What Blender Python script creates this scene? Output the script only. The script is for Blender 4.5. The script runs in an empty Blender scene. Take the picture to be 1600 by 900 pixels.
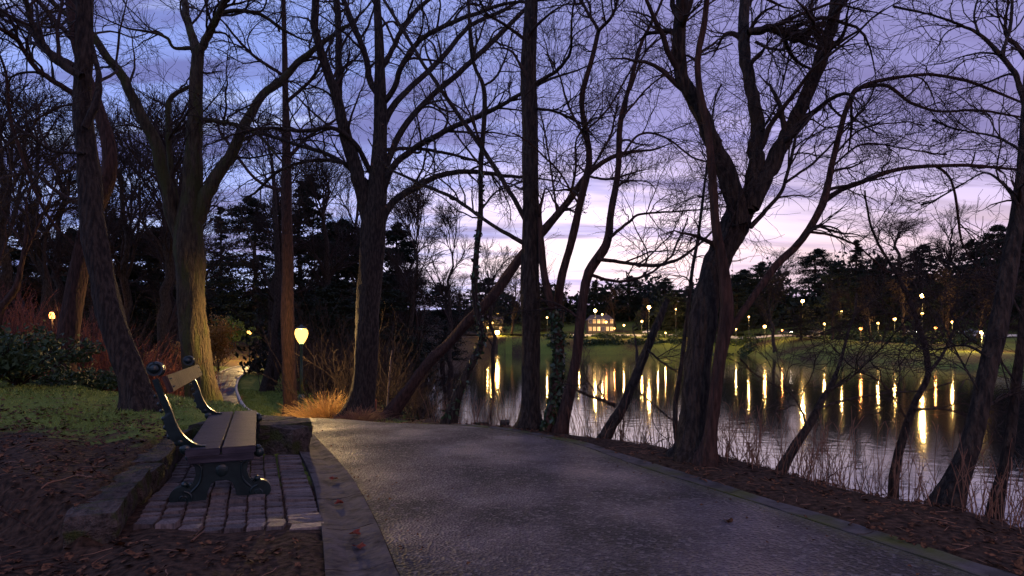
import bpy, bmesh, math, random
import numpy as np
from mathutils import Vector, Matrix
from math import pi, sin, cos, radians

sc = bpy.context.scene
COL = sc.collection
R = np.random.RandomState(11)
random.seed(5)

# ------------------------------------------------------------------ camera
EYE = 1.2
FPX = 1600 * 20.0 / 36.0          # focal length in photograph pixels
HOR = 536.0                       # horizon row of the photograph
cam_d = bpy.data.cameras.new('camera')
cam = bpy.data.objects.new('camera', cam_d)
COL.objects.link(cam)
cam.location = (0, 0, EYE)
cam.rotation_euler = (radians(90), 0, 0)
cam_d.lens = 20.0
cam_d.sensor_width = 36.0
cam_d.shift_y = (HOR - 450) / 1600.0
cam_d.clip_start = 0.05
cam_d.clip_end = 3000
sc.camera = cam

# ------------------------------------------------------------------ world (dusk sky)
world = bpy.data.worlds.new('World')
sc.world = world
world.use_nodes = True
SKY_GAIN = 1.22

def build_world():
    nt = world.node_tree
    N, L = nt.nodes, nt.links
    N.clear()
    out = N.new('ShaderNodeOutputWorld')
    bg = N.new('ShaderNodeBackground')
    bg.inputs['Strength'].default_value = SKY_GAIN
    L.new(bg.outputs[0], out.inputs[0])
    tc = N.new('ShaderNodeTexCoord')
    sep = N.new('ShaderNodeSeparateXYZ')
    L.new(tc.outputs['Generated'], sep.inputs[0])

    def m(op, a, b=None, c=None, clamp=False):
        n = N.new('ShaderNodeMath'); n.operation = op; n.use_clamp = clamp
        for i, v in enumerate((a, b, c)):
            if v is None: continue
            if isinstance(v, (int, float)): n.inputs[i].default_value = v
            else: L.new(v, n.inputs[i])
        return n.outputs[0]

    def mix(f, a, b, mode='MIX'):
        n = N.new('ShaderNodeMix'); n.data_type = 'RGBA'; n.blend_type = mode
        n.clamp_factor = True
        if isinstance(f, (int, float)): n.inputs[0].default_value = f
        else: L.new(f, n.inputs[0])
        for sock, v in ((n.inputs[6], a), (n.inputs[7], b)):
            if isinstance(v, tuple): sock.default_value = (*v, 1)
            else: L.new(v, sock)
        return n.outputs[2]
    x, y, z = sep.outputs[0], sep.outputs[1], sep.outputs[2]
    zc = m('MAXIMUM', z, 0.0)
    az = m('ARCTAN2', x, y)                      # 0 straight ahead, + to the right
    # cloud sheet seen in perspective
    den = m('ADD', zc, 0.16)
    cx = m('DIVIDE', x, den); cy = m('DIVIDE', y, den)
    comb = N.new('ShaderNodeCombineXYZ')
    L.new(cx, comb.inputs[0]); L.new(cy, comb.inputs[1])
    def noise(scale, sx, sy, detail=6, rough=.55, off=0, dist=0.3):
        mp = N.new('ShaderNodeMapping'); mp.inputs['Scale'].default_value = (sx, sy, 1)
        mp.inputs['Location'].default_value = (off, off * .7, off)
        mp.inputs['Rotation'].default_value = (0, 0, radians(-12))
        L.new(comb.outputs[0], mp.inputs[0])
        n = N.new('ShaderNodeTexNoise'); n.inputs['Scale'].default_value = scale
        n.inputs['Detail'].default_value = detail; n.inputs['Roughness'].default_value = rough
        n.inputs['Distortion'].default_value = dist
        L.new(mp.outputs[0], n.inputs['Vector'])
        return n.outputs[0]
    def ramp(f, a, b):
        n = N.new('ShaderNodeMapRange'); n.interpolation_type = 'SMOOTHSTEP'
        n.inputs[1].default_value = a; n.inputs[2].default_value = b
        L.new(f, n.inputs[0]); return n.outputs[0]
    # clear sky: blue to the left, violet to the right, paler downward
    fr = ramp(az, -0.45, 0.35)
    top = mix(fr, (0.24, 0.32, 0.74), (0.25, 0.235, 0.50))
    low = mix(fr, (0.36, 0.47, 0.98), (0.36, 0.32, 0.70))
    el = ramp(z, 0.12, 0.46)
    clear = mix(el, low, top)
    # darker cloud streaks
    n1 = noise(0.95, .55, 1.7)
    n2 = noise(2.3, .5, 2.2, off=3.1)
    cl = m('ADD', m('MULTIPLY', n1, .65), m('MULTIPLY', n2, .35))
    dark = mix(fr, (0.15, 0.16, 0.41), (0.19, 0.165, 0.37))
    sky = mix(m('MULTIPLY', ramp(cl, .46, .56), .9), clear, dark)
    # pale cloud gaps
    n3 = noise(1.5, .5, 2.4, off=7.7, rough=.6)
    pale = mix(fr, (0.58, 0.68, 1.12), (0.56, 0.48, 0.84))
    lowm = m('SUBTRACT', 1.0, ramp(z, 0.25, 0.60))
    sky = mix(m('MULTIPLY', m('MULTIPLY', ramp(n3, .49, .62), .9), m('ADD', m('MULTIPLY', lowm, .55), .45)), sky, pale)
    # afterglow above the horizon, a little right of straight ahead
    da = m('SUBTRACT', az, 0.16)
    ga = m('POWER', 2.718, m('MULTIPLY', m('MULTIPLY', da, da), -6.0))
    dz = m('SUBTRACT', z, 0.175)
    gz = m('POWER', 2.718, m('MULTIPLY', m('MULTIPLY', dz, dz), -85.0))
    n4 = noise(1.3, .45, 2.6, off=12.3, rough=.55)
    g = m('MULTIPLY', m('MULTIPLY', ga, gz), m('ADD', m('MULTIPLY', ramp(n4, .36, .58), 1.0), .22), clamp=True)
    glowc = mix(ramp(z, 0.12, 0.24), (1.2, .95, .98), (1.1, .90, 1.15))
    sky = mix(g, sky, glowc)
    # peach band low on the right
    db = m('SUBTRACT', az, 0.62)
    gb = m('POWER', 2.718, m('MULTIPLY', m('MULTIPLY', db, db), -9.0))
    dzb = m('SUBTRACT', z, 0.12)
    gzb = m('POWER', 2.718, m('MULTIPLY', m('MULTIPLY', dzb, dzb), -260.0))
    sky = mix(m('MULTIPLY', m('MULTIPLY', gb, gzb), .6), sky, (1.05, 0.74, 0.70))
    # a clear Nishita twilight sky adds its own gradient underneath the clouds
    st = N.new('ShaderNodeTexSky'); st.sky_type = 'NISHITA'; st.sun_disc = False
    st.sun_elevation = radians(0.0); st.sun_rotation = radians(9)
    sky = mix(0.012, sky, st.outputs[0], 'ADD')
    L.new(sky, bg.inputs[0])
build_world()

sc.render.engine = 'CYCLES'
sc.view_settings.view_transform = 'Standard'
sc.view_settings.look = 'None'
sc.view_settings.exposure = 0.0
sc.view_settings.gamma = 1.0
cy = sc.cycles
cy.use_denoising = True
cy.use_adaptive_sampling = True
cy.adaptive_threshold = 0.02
cy.max_bounces = 5
cy.diffuse_bounces = 2
cy.glossy_bounces = 2
cy.transmission_bounces = 3
cy.transparent_max_bounces = 6
cy.sample_clamp_indirect = 2.0
cy.sample_clamp_direct = 0.0
cy.time_limit = 700
cy.caustics_reflective = False
cy.caustics_refractive = False

# ------------------------------------------------------------------ object helpers
def unpx(px, py, Y):
    return ((px - 800.0) / FPX * Y, Y, EYE - (py - HOR) / FPX * Y)

def obj(name, me, mat, parent=None, smooth=False, **kw):
    if isinstance(me, bmesh.types.BMesh):
        bm = me; me = bpy.data.meshes.new(name); bm.to_mesh(me); bm.free()
    if mat is not None and len(me.materials) == 0: me.materials.append(mat)
    o = bpy.data.objects.new(name, me)
    COL.objects.link(o)
    if parent is not None: o.parent = parent
    if smooth and len(me.polygons):
        me.polygons.foreach_set('use_smooth', np.ones(len(me.polygons), dtype=bool))
    for k, v in kw.items(): o[k] = v
    return o

def tag(o, label, cat, group=None):
    o['label'] = label; o['category'] = cat
    if group: o['group'] = group
    return o

def thing(name, label, cat, loc=(0, 0, 0), rz=0.0, group=None):
    o = bpy.data.objects.new(name, None)
    o.empty_display_size = 0.2
    COL.objects.link(o)
    o.location = loc; o.rotation_euler = (0, 0, rz)
    return tag(o, label, cat, group)

def dup(root, loc, rz=0.0, scale=1.0, label=None, group=None):
    def cp(o, parent):
        c = o.copy(); COL.objects.link(c); c.parent = parent
        for ch in list(KIDS.get(o.name, [])) : cp(ch, c)
        return c
    KIDS = {}
    for o in bpy.data.objects:
        if o.parent: KIDS.setdefault(o.parent.name, []).append(o)
    r = cp(root, None)
    r.location = loc; r.rotation_euler = (0, 0, rz)
    r.scale = (scale,) * 3 if isinstance(scale, (int, float)) else scale
    if label: r['label'] = label
    if group: r['group'] = group
    return r

def mesh_np(name, V, F, nper):
    """V (n,3), F (m,nper)"""
    V = np.asarray(V, dtype=np.float32); F = np.asarray(F, dtype=np.int32)
    me = bpy.data.meshes.new(name)
    me.vertices.add(len(V)); me.vertices.foreach_set('co', V.ravel())
    me.loops.add(F.size); me.loops.foreach_set('vertex_index', F.ravel())
    me.polygons.add(len(F))
    me.polygons.foreach_set('loop_start', np.arange(0, F.size, nper, dtype=np.int32))
    me.polygons.foreach_set('loop_total', np.full(len(F), nper, dtype=np.int32))
    me.update(calc_edges=True)
    return me

def norm(v):
    return v / np.maximum(np.linalg.norm(v, axis=-1, keepdims=True), 1e-9)

class Tubes:
    """collects swept polylines and turns them into one quad mesh"""
    def __init__(s): s.g = {}
    def add(s, P, r, sides):
        P = np.asarray(P, dtype=np.float64); r = np.asarray(r, dtype=np.float64)
        if P.ndim == 2: P = P[None]; r = r[None]
        if len(P) == 0: return s
        s.g.setdefault((P.shape[1], sides), []).append((P, r))
        return s
    def mesh(s, name, origin=(0, 0, 0), lump=0.0, rng=None, root=None):
        Vs, Fs, base = [], [], 0
        for (n, k), lst in s.g.items():
            P = np.concatenate([a for a, _ in lst]); r = np.concatenate([b for _, b in lst])
            M = len(P)
            T = np.empty_like(P)
            T[:, 1:-1] = P[:, 2:] - P[:, :-2]; T[:, 0] = P[:, 1] - P[:, 0]; T[:, -1] = P[:, -1] - P[:, -2]
            T = norm(T)
            ref = np.zeros((M, 1, 3)); avg = norm(P[:, -1] - P[:, 0])
            big = np.abs(avg[:, 2]) > .8
            ref[big, 0, 0] = 1; ref[~big, 0, 2] = 1
            A = norm(np.cross(T, ref)); B = np.cross(T, A)
            th = np.arange(k) * 2 * pi / k
            rr = r[:, :, None] * np.ones((1, 1, k))
            if lump:
                ph = (rng or R).rand(M, 1, 1) * 6
                tt = np.arange(n)[None, :, None]
                rr = rr * (1 + lump * (np.sin(3 * th + ph + tt * .35) * .5 + np.sin(5 * th - tt * .23 + 2 * ph) * .35) + lump * .6 * ((rng or R).rand(M, n, k) - .5))
            if root is not None:
                hz = np.clip(P[:, :, 2] - root, 0, 9)[:, :, None]
                rr = rr * (1 + np.exp(-hz / .28) * (.20 * np.cos(5 * th + 1 + 2 * rng.rand()) + .12 * np.cos(3 * th + 6 * rng.rand())))
            V = P[:, :, None] + rr[..., None] * (np.cos(th)[None, None, :, None] * A[:, :, None] + np.sin(th)[None, None, :, None] * B[:, :, None])
            idx = np.arange(M * n * k).reshape(M, n, k) + base
            a = idx[:, :-1]; b = idx[:, 1:]
            F = np.stack([a, np.roll(a, -1, 2), np.roll(b, -1, 2), b], -1).reshape(-1, 4)
            Vs.append(V.reshape(-1, 3)); Fs.append(F); base += M * n * k
        V = np.concatenate(Vs) - np.asarray(origin)
        return mesh_np(name, V, np.concatenate(Fs), 4)

def catmull(pts, n):
    P = np.asarray(pts, dtype=np.float64)
    if len(P) == 2: P = np.array([P[0], (P[0] + P[1]) / 2, P[1]])
    Q = np.vstack([2 * P[0] - P[1], P, 2 * P[-1] - P[-2]])
    seg = np.linalg.norm(np.diff(P[:, :3], axis=0), axis=1)
    cum = np.concatenate([[0], np.cumsum(seg)]); u = np.linspace(0, cum[-1], n)
    out = []
    for t in u:
        i = min(np.searchsorted(cum, t, side='right') - 1, len(P) - 2)
        f = (t - cum[i]) / max(seg[i], 1e-9)
        p0, p1, p2, p3 = Q[i], Q[i + 1], Q[i + 2], Q[i + 3]
        out.append(.5 * (2 * p1 + (p2 - p0) * f + (2 * p0 - 5 * p1 + 4 * p2 - p3) * f * f + (3 * p1 - p0 - 3 * p2 + p3) * f ** 3))
    return np.array(out)

def grow(P, r, k, t0, t1, L, ang, up, n, wig, rat=.6, rmax=.04, rend=.003, rng=None, curl=0.0, plen=True):
    """k children on each polyline of P (M,N,3); vectorised random walks"""
    rng = rng or R
    M, N, _ = P.shape
    Pi = np.repeat(P, k, 0); ri = np.repeat(r, k, 0); m = M * k
    t = (rng.rand(m) * (t1 - t0) + t0) * (N - 1)
    i = np.minimum(t.astype(int), N - 2); f = (t - i)[:, None]
    ar = np.arange(m)
    pos = Pi[ar, i] * (1 - f) + Pi[ar, i + 1] * f
    rp = ri[ar, i] * (1 - f[:, 0]) + ri[ar, i + 1] * f[:, 0]
    T = norm(Pi[ar, i + 1] - Pi[ar, i])
    q = norm(np.cross(T, rng.randn(m, 3)))
    a = rng.uniform(ang[0], ang[1], m)[:, None]
    d = norm(T * np.cos(a) + q * np.sin(a) + np.array([0, 0, 1.]) * up)
    ln = rng.uniform(L[0], L[1], m)
    if plen: ln *= (1.1 - .6 * t / (N - 1))
    step = (ln / (n - 1))[:, None]
    out = np.empty((m, n, 3)); out[:, 0] = pos
    bend = rng.randn(m, 3) * wig * .5
    for j in range(1, n):
        out[:, j] = out[:, j - 1] + d * step
        d = norm(d + rng.randn(m, 3) * wig + bend + np.array([0, 0, 1.]) * curl)
    r0 = np.minimum(rp * rat, rmax)
    rr = r0[:, None] * (1 - np.linspace(0, 1, n)[None]) + rend * np.linspace(0, 1, n)[None]
    return out, rr

# ------------------------------------------------------------------ materials
MATS = {}
def mat(name, col, rough=.8, col2=None, scale=8, spec=.3, bump=0.0, bscale=40, stretch=(1, 1, 1), metal=0.0,
        emit=None, estr=0, detail=6, col3=None, space='Object', coat=0, bdist=.02, noise_lo=.35, noise_hi=.65, tint=0):
    m = bpy.data.materials.new(name); m.use_nodes = True
    nt = m.node_tree; N, L = nt.nodes, nt.links
    p = N['Principled BSDF']
    p.inputs['Roughness'].default_value = rough
    p.inputs['Specular IOR Level'].default_value = spec
    p.inputs['Metallic'].default_value = metal
    p.inputs['Base Color'].default_value = (*col, 1)
    if coat: p.inputs['Coat Weight'].default_value = coat
    if col2 is not None or bump:
        tc = N.new('ShaderNodeTexCoord'); mp = N.new('ShaderNodeMapping')
        mp.inputs['Scale'].default_value = stretch
        L.new(tc.outputs[space], mp.inputs[0])
    if col2 is not None:
        n = N.new('ShaderNodeTexNoise'); n.inputs['Scale'].default_value = scale; n.inputs['Detail'].default_value = detail
        L.new(mp.outputs[0], n.inputs['Vector'])
        cr = N.new('ShaderNodeValToRGB'); L.new(n.outputs[0], cr.inputs[0])
        cr.color_ramp.elements[0].position = noise_lo; cr.color_ramp.elements[0].color = (*col, 1)
        cr.color_ramp.elements[1].position = noise_hi; cr.color_ramp.elements[1].color = (*col2, 1)
        src = cr.outputs[0]
        if col3 is not None:
            n2 = N.new('ShaderNodeTexNoise'); n2.inputs['Scale'].default_value = scale * .27
            n2.inputs['Detail'].default_value = 4
            L.new(mp.outputs[0], n2.inputs['Vector'])
            r2 = N.new('ShaderNodeMapRange'); r2.inputs[1].default_value = .48; r2.inputs[2].default_value = .62
            L.new(n2.outputs[0], r2.inputs[0])
            mx = N.new('ShaderNodeMix'); mx.data_type = 'RGBA'
            L.new(r2.outputs[0], mx.inputs[0]); L.new(src, mx.inputs[6]); mx.inputs[7].default_value = (*col3, 1)
            src = mx.outputs[2]
        if tint:
            oi = N.new('ShaderNodeObjectInfo'); tr = N.new('ShaderNodeMapRange'); tr.inputs[3].default_value = 1 - tint; tr.inputs[4].default_value = 1 + tint
            L.new(oi.outputs['Random'], tr.inputs[0]); hs = N.new('ShaderNodeHueSaturation'); L.new(tr.outputs[0], hs.inputs['Value'])
            L.new(src, hs.inputs['Color']); src = hs.outputs[0]
        L.new(src, p.inputs['Base Color'])
    if bump:
        nb = N.new('ShaderNodeTexNoise'); nb.inputs['Scale'].default_value = bscale; nb.inputs['Detail'].default_value = 5
        L.new(mp.outputs[0], nb.inputs['Vector'])
        b = N.new('ShaderNodeBump'); b.inputs['Strength'].default_value = bump; b.inputs['Distance'].default_value = bdist
        L.new(nb.outputs[0], b.inputs['Height']); L.new(b.outputs[0], p.inputs['Normal'])
    if emit:
        p.inputs['Emission Color'].default_value = (*emit, 1); p.inputs['Emission Strength'].default_value = estr
    MATS[name] = m
    return m

BARK = mat('bark_grey_brown', (.022, .016, .011), .9, (.065, .046, .030), 9, .25, 1.0, 13, (3.2, 3.2, .7), bdist=.09, noise_lo=.42, noise_hi=.6)
BARK_RED = mat('bark_reddish', (.030, .016, .010), .9, (.085, .042, .026), 8, .25, 1.0, 11, (3.5, 3.5, .6), bdist=.06)
BARK_MOSS = mat('bark_mossy', (.028, .021, .012), .9, (.085, .062, .032), 6, .25, 1.0, 10, (2.8, 2.8, .6), col3=(.055, .055, .016), bdist=.07)
TWIG = mat('twig_bark', (.022, .015, .011), .85, (.05, .033, .024), 12, .2)
TWIG_RED = mat('red_stems', (.09, .028, .020), .8, (.17, .05, .032), 6, .3)
REED = mat('dry_reed', (.15, .07, .04), .8, (.26, .14, .08), 5, .2)
GOLDG = mat('golden_grass', (.42, .24, .07), .6, (.60, .36, .12), 5, .2)
IVY = mat('ivy_leaf', (.02, .04, .012), .45, (.05, .085, .025), 4, .5)
EVER = mat('evergreen_needles', (.010, .016, .010), .8, (.025, .035, .018), 3, .2)
LEAFG = mat('shrub_leaf_green', (.018, .036, .010), .6, (.045, .075, .022), 5, .25)
LEAFO = mat('shrub_leaf_orange', (.30, .15, .03), .6, (.50, .28, .06), 6, .3)
LEAFB = mat('beech_leaf_brown', (.07, .03, .015), .7, (.15, .07, .03), 6, .3)
LITTER = mat('fallen_leaf_brown', (.025, .013, .008), .85, (.19, .085, .038), 38, .1, noise_lo=.42, noise_hi=.66)
LEAFR = mat('fallen_leaf_red', (.30, .06, .03), .6, (.22, .05, .02), 9, .3)
GRASS = mat('grass_blade', (.10, .15, .022), .6, (.22, .29, .05), 4, .3)
STONE = mat('rough_stone', (.035, .028, .022), .9, (.11, .085, .065), 7, .2, 1.0, 16, col3=(.05, .06, .015), bdist=.05, tint=.25)
SETT = mat('sett_stone', (.06, .046, .038), .6, (.19, .145, .12), 9, .45, .8, 35, bdist=.016, tint=.45)
CONC = mat('gutter_concrete', (.022, .018, .016), .8, (.085, .07, .063), 9, .2, 1.0, 24, col3=(.085, .07, .06), bdist=.012)
CONCM = mat('mossy_kerb', (.035, .03, .025), .85, (.085, .075, .068), 6, .3, .9, 30, col3=(.06, .065, .012), bdist=.012, tint=.15)
IRON = mat('green_cast_iron', (.007, .017, .015), .32, (.014, .030, .026), 14, .6, .35, 60, metal=.3, bdist=.004)
WOODP = mat('bench_wood', (.020, .017, .021), .58, (.058, .048, .055), 5, .18, .6, 30, (1, 9, 9), bdist=.006)
WOODB = mat('weathered_back_wood', (.03, .018, .014), .75, (.075, .045, .034), 5, .15, .6, 30, (1, 9, 9), bdist=.006)
POSTM = mat('lamp_post_green', (.015, .05, .035), .4, None, spec=.5)
CAPM = mat('lamp_cap_iron', (.02, .03, .025), .5, None, spec=.4)
def globe_mat(name, col, st, clear=.7):
    m = bpy.data.materials.new(name); m.use_nodes = True
    N, L = m.node_tree.nodes, m.node_tree.links; N.clear()
    o = N.new('ShaderNodeOutputMaterial'); e = N.new('ShaderNodeEmission'); t = N.new('ShaderNodeBsdfTransparent'); x = N.new('ShaderNodeMixShader')
    e.inputs[0].default_value = (*col, 1); e.inputs[1].default_value = st / (1 - clear); x.inputs[0].default_value = clear
    L.new(e.outputs[0], x.inputs[1]); L.new(t.outputs[0], x.inputs[2]); L.new(x.outputs[0], o.inputs[0])
    return m
LAMPW = globe_mat('lamp_globe_glass', (1.0, .52, .11), 2.3)
LAMPF = globe_mat('street_lamp_glass', (1.0, .56, .15), 34)
LAMPS = globe_mat('small_lamp_glass', (1.0, .50, .12), 12)
LAMPO = globe_mat('orange_lamp_glass', (1.0, .32, .07), 8)
WINLIT = mat('lit_window_glow', (.8, .6, .3), .5, emit=(1.0, .66, .26), estr=.8)
nt = WINLIT.node_tree; oi = nt.nodes.new('ShaderNodeObjectInfo'); mr_ = nt.nodes.new('ShaderNodeMapRange')
mr_.inputs[1].default_value = .2; mr_.inputs[3].default_value = .02; mr_.inputs[4].default_value = 1.3
nt.links.new(oi.outputs['Random'], mr_.inputs[0]); nt.links.new(mr_.outputs[0], nt.nodes['Principled BSDF'].inputs['Emission Strength'])
TRAILM = mat('pale_trail_strip', (.62, .58, .50), .7, (.75, .72, .64), 3, .3)  # brightness of the car light trails put into a pale colour
HOUSEM = mat('house_plaster', (.07, .058, .045), .8, (.12, .10, .08), 2, .2)
ROOFM = mat('roof_slate', (.05, .045, .05), .7, (.08, .07, .075), 3, .3)
FRAMEM = mat('window_frame_white', (.32, .30, .27), .6)
CARP = [mat('car_paint_silver', (.45, .46, .48), .25, spec=.6, coat=.6), mat('car_paint_dark', (.03, .035, .05), .25, spec=.6, coat=.6),
        mat('car_paint_white', (.7, .7, .68), .25, spec=.6, coat=.6)]
GLASSD = mat('car_glass', (.02, .022, .025), .08, spec=.8)
RUBBER = mat('tyre_rubber', (.02, .02, .02), .8)
HEADL = mat('headlight_glow', (.9, .9, .8), .3, emit=(1, .9, .7), estr=60)
STAKE = mat('stake_wood', (.35, .12, .06), .7)
ROADM = mat('far_road_asphalt', (.10, .10, .10), .6, (.14, .14, .13), 2, .4)

def asphalt_mat():
    m = bpy.data.materials.new('asphalt_path'); m.use_nodes = True
    nt = m.node_tree; N, L = nt.nodes, nt.links; p = N['Principled BSDF']
    tc = N.new('ShaderNodeTexCoord')
    v = N.new('ShaderNodeTexVoronoi'); v.inputs['Scale'].default_value = 48
    L.new(tc.outputs['Object'], v.inputs['Vector'])
    n = N.new('ShaderNodeTexNoise'); n.inputs['Scale'].default_value = 1.1; n.inputs['Detail'].default_value = 7
    L.new(tc.outputs['Object'], n.inputs['Vector'])
    n2 = N.new('ShaderNodeTexNoise'); n2.inputs['Scale'].default_value = 28; n2.inputs['Detail'].default_value = 4
    L.new(tc.outputs['Object'], n2.inputs['Vector'])
    cr = N.new('ShaderNodeValToRGB'); L.new(n.outputs[0], cr.inputs[0])
    cr.color_ramp.elements[0].position = .43; cr.color_ramp.elements[0].color = (.012, .009, .009, 1)
    cr.color_ramp.elements[1].position = .60; cr.color_ramp.elements[1].color = (.050, .040, .060, 1)
    # pale chippings
    vc = N.new('ShaderNodeSeparateColor'); L.new(v.outputs['Color'], vc.inputs[0])
    mr = N.new('ShaderNodeMapRange'); mr.inputs[1].default_value = .72; mr.inputs[2].default_value = 1.0
    mr.inputs[3].default_value = 0; mr.inputs[4].default_value = .55
    L.new(vc.outputs[0], mr.inputs[0])
    mx = N.new('ShaderNodeMix'); mx.data_type = 'RGBA'; L.new(mr.outputs[0], mx.inputs[0])
    L.new(cr.outputs[0], mx.inputs[6]); mx.inputs[7].default_value = (.22, .205, .20, 1)
    # moss towards the right edge
    at = N.new('ShaderNodeAttribute'); at.attribute_name = 'moss'
    mm = N.new('ShaderNodeMath'); mm.operation = 'MULTIPLY'; L.new(at.outputs['Fac'], mm.inputs[0]); L.new(n2.outputs[0], mm.inputs[1])
    mr2 = N.new('ShaderNodeMapRange'); mr2.inputs[1].default_value = .25; mr2.inputs[2].default_value = .5; mr2.inputs[4].default_value = .8
    L.new(mm.outputs[0], mr2.inputs[0])
    mx2 = N.new('ShaderNodeMix'); mx2.data_type = 'RGBA'; L.new(mr2.outputs[0], mx2.inputs[0])
    L.new(mx.outputs[2], mx2.inputs[6]); mx2.inputs[7].default_value = (.05, .055, .015, 1)
    # hairline cracks and old repairs
    ck = N.new('ShaderNodeTexVoronoi'); ck.feature = 'DISTANCE_TO_EDGE'; ck.inputs['Scale'].default_value = .8
    wn = N.new('ShaderNodeTexNoise'); wn.inputs['Scale'].default_value = 2.2; wn.inputs['Detail'].default_value = 6
    L.new(tc.outputs['Object'], wn.inputs['Vector'])
    vm = N.new('ShaderNodeVectorMath'); vm.operation = 'MULTIPLY_ADD'; vm.inputs[1].default_value = (1.1, 1.1, 1.1)
    L.new(wn.outputs['Color'], vm.inputs[0]); L.new(tc.outputs['Object'], vm.inputs[2]); L.new(vm.outputs[0], ck.inputs['Vector'])
    cm = N.new('ShaderNodeMapRange'); cm.inputs[1].default_value = .003; cm.inputs[2].default_value = .014; cm.inputs[3].default_value = .8; cm.inputs[4].default_value = 0
    L.new(ck.outputs['Distance'], cm.inputs[0])
    gate = N.new('ShaderNodeMapRange'); gate.inputs[1].default_value = .50; gate.inputs[2].default_value = .56; L.new(n.outputs[0], gate.inputs[0])
    cg = N.new('ShaderNodeMath'); cg.operation = 'MULTIPLY'; L.new(cm.outputs[0], cg.inputs[0]); L.new(gate.outputs[0], cg.inputs[1])
    mx3 = N.new('ShaderNodeMix'); mx3.data_type = 'RGBA'; L.new(cg.outputs[0], mx3.inputs[0]); L.new(mx2.outputs[2], mx3.inputs[6]); mx3.inputs[7].default_value = (.012, .010, .009, 1)
    L.new(mx3.outputs[2], p.inputs['Base Color'])
    rr = N.new('ShaderNodeMapRange'); rr.inputs[1].default_value = .35; rr.inputs[2].default_value = .65
    rr.inputs[3].default_value = .72; rr.inputs[4].default_value = .42
    L.new(n.outputs[0], rr.inputs[0]); L.new(rr.outputs[0], p.inputs['Roughness'])
    p.inputs['Specular IOR Level'].default_value = .5
    ad = N.new('ShaderNodeMath'); ad.operation = 'ADD'
    L.new(v.outputs['Distance'], ad.inputs[0]); L.new(n2.outputs[0], ad.inputs[1])
    b = N.new('ShaderNodeBump'); b.inputs['Strength'].default_value = 1.0; b.inputs['Distance'].default_value = .032
    L.new(ad.outputs[0], b.inputs['Height']); L.new(b.outputs[0], p.inputs['Normal'])
    return m
ASPH = asphalt_mat()

def ground_mat():
    m = bpy.data.materials.new('ground_soil_and_grass'); m.use_nodes = True
    nt = m.node_tree; N, L = nt.nodes, nt.links; p = N['Principled BSDF']
    tc = N.new('ShaderNodeTexCoord')
    def noise(s, d=6):
        n = N.new('ShaderNodeTexNoise'); n.inputs['Scale'].default_value = s; n.inputs['Detail'].default_value = d
        L.new(tc.outputs['Object'], n.inputs['Vector']); return n.outputs[0]
    def ramp(src, a, ca, b, cb):
        cr = N.new('ShaderNodeValToRGB'); L.new(src, cr.inputs[0])
        cr.color_ramp.elements[0].position = a; cr.color_ramp.elements[0].color = (*ca, 1)
        cr.color_ramp.elements[1].position = b; cr.color_ramp.elements[1].color = (*cb, 1)
        return cr.outputs[0]
    n_f = noise(22, 8); n_m = noise(3.0); n_v = noise(70, 3)
    dirt = ramp(n_f, .35, (.016, .010, .006), .68, (.080, .047, .028))
    grass = ramp(n_v, .35, (.07, .095, .015), .7, (.20, .25, .045))
    at = N.new('ShaderNodeAttribute'); at.attribute_name = 'grass'
    a = N.new('ShaderNodeMath'); a.operation = 'ADD'; L.new(at.outputs['Fac'], a.inputs[0])
    s = N.new('ShaderNodeMath'); s.operation = 'SUBTRACT'; L.new(n_m, s.inputs[0]); s.inputs[1].default_value = .5
    s2 = N.new('ShaderNodeMath'); s2.operation = 'MULTIPLY'; L.new(s.outputs[0], s2.inputs[0]); s2.inputs[1].default_value = 1.6
    L.new(s2.outputs[0], a.inputs[1])
    mr = N.new('ShaderNodeMapRange'); mr.inputs[1].default_value = .35; mr.inputs[2].default_value = .7
    L.new(a.outputs[0], mr.inputs[0])
    mx = N.new('ShaderNodeMix'); mx.data_type = 'RGBA'; L.new(mr.outputs[0], mx.inputs[0])
    L.new(dirt, mx.inputs[6]); L.new(grass, mx.inputs[7])
    L.new(mx.outputs[2], p.inputs['Base Color'])
    p.inputs['Roughness'].default_value = .92; p.inputs['Specular IOR Level'].default_value = .1
    ad = N.new('ShaderNodeMath'); ad.operation = 'ADD'; L.new(n_f, ad.inputs[0]); L.new(n_m, ad.inputs[1])
    b = N.new('ShaderNodeBump'); b.inputs['Strength'].default_value = .9; b.inputs['Distance'].default_value = .035
    L.new(ad.outputs[0], b.inputs['Height']); L.new(b.outputs[0], p.inputs['Normal'])
    return m
GROUND = ground_mat()

def water_mat():
    m = bpy.data.materials.new('lake_water'); m.use_nodes = True
    nt = m.node_tree; N, L = nt.nodes, nt.links; p = N['Principled BSDF']
    p.inputs['Base Color'].default_value = (.006, .007, .008, 1)
    p.inputs['Roughness'].default_value = .065
    p.inputs['IOR'].default_value = 1.65
    p.inputs['Specular IOR Level'].default_value = .75
    tc = N.new('ShaderNodeTexCoord')
    mp = N.new('ShaderNodeMapping'); mp.inputs['Scale'].default_value = (.7, 1.0, 1)
    L.new(tc.outputs['Object'], mp.inputs[0])
    n = N.new('ShaderNodeTexNoise'); n.inputs['Scale'].default_value = 2.4; n.inputs['Detail'].default_value = 3
    L.new(mp.outputs[0], n.inputs['Vector'])
    b = N.new('ShaderNodeBump'); b.inputs['Strength'].default_value = .08; b.inputs['Distance'].default_value = .08
    L.new(n.outputs[0], b.inputs['Height']); L.new(b.outputs[0], p.inputs['Normal'])
    return m
WATER = water_mat()

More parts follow.
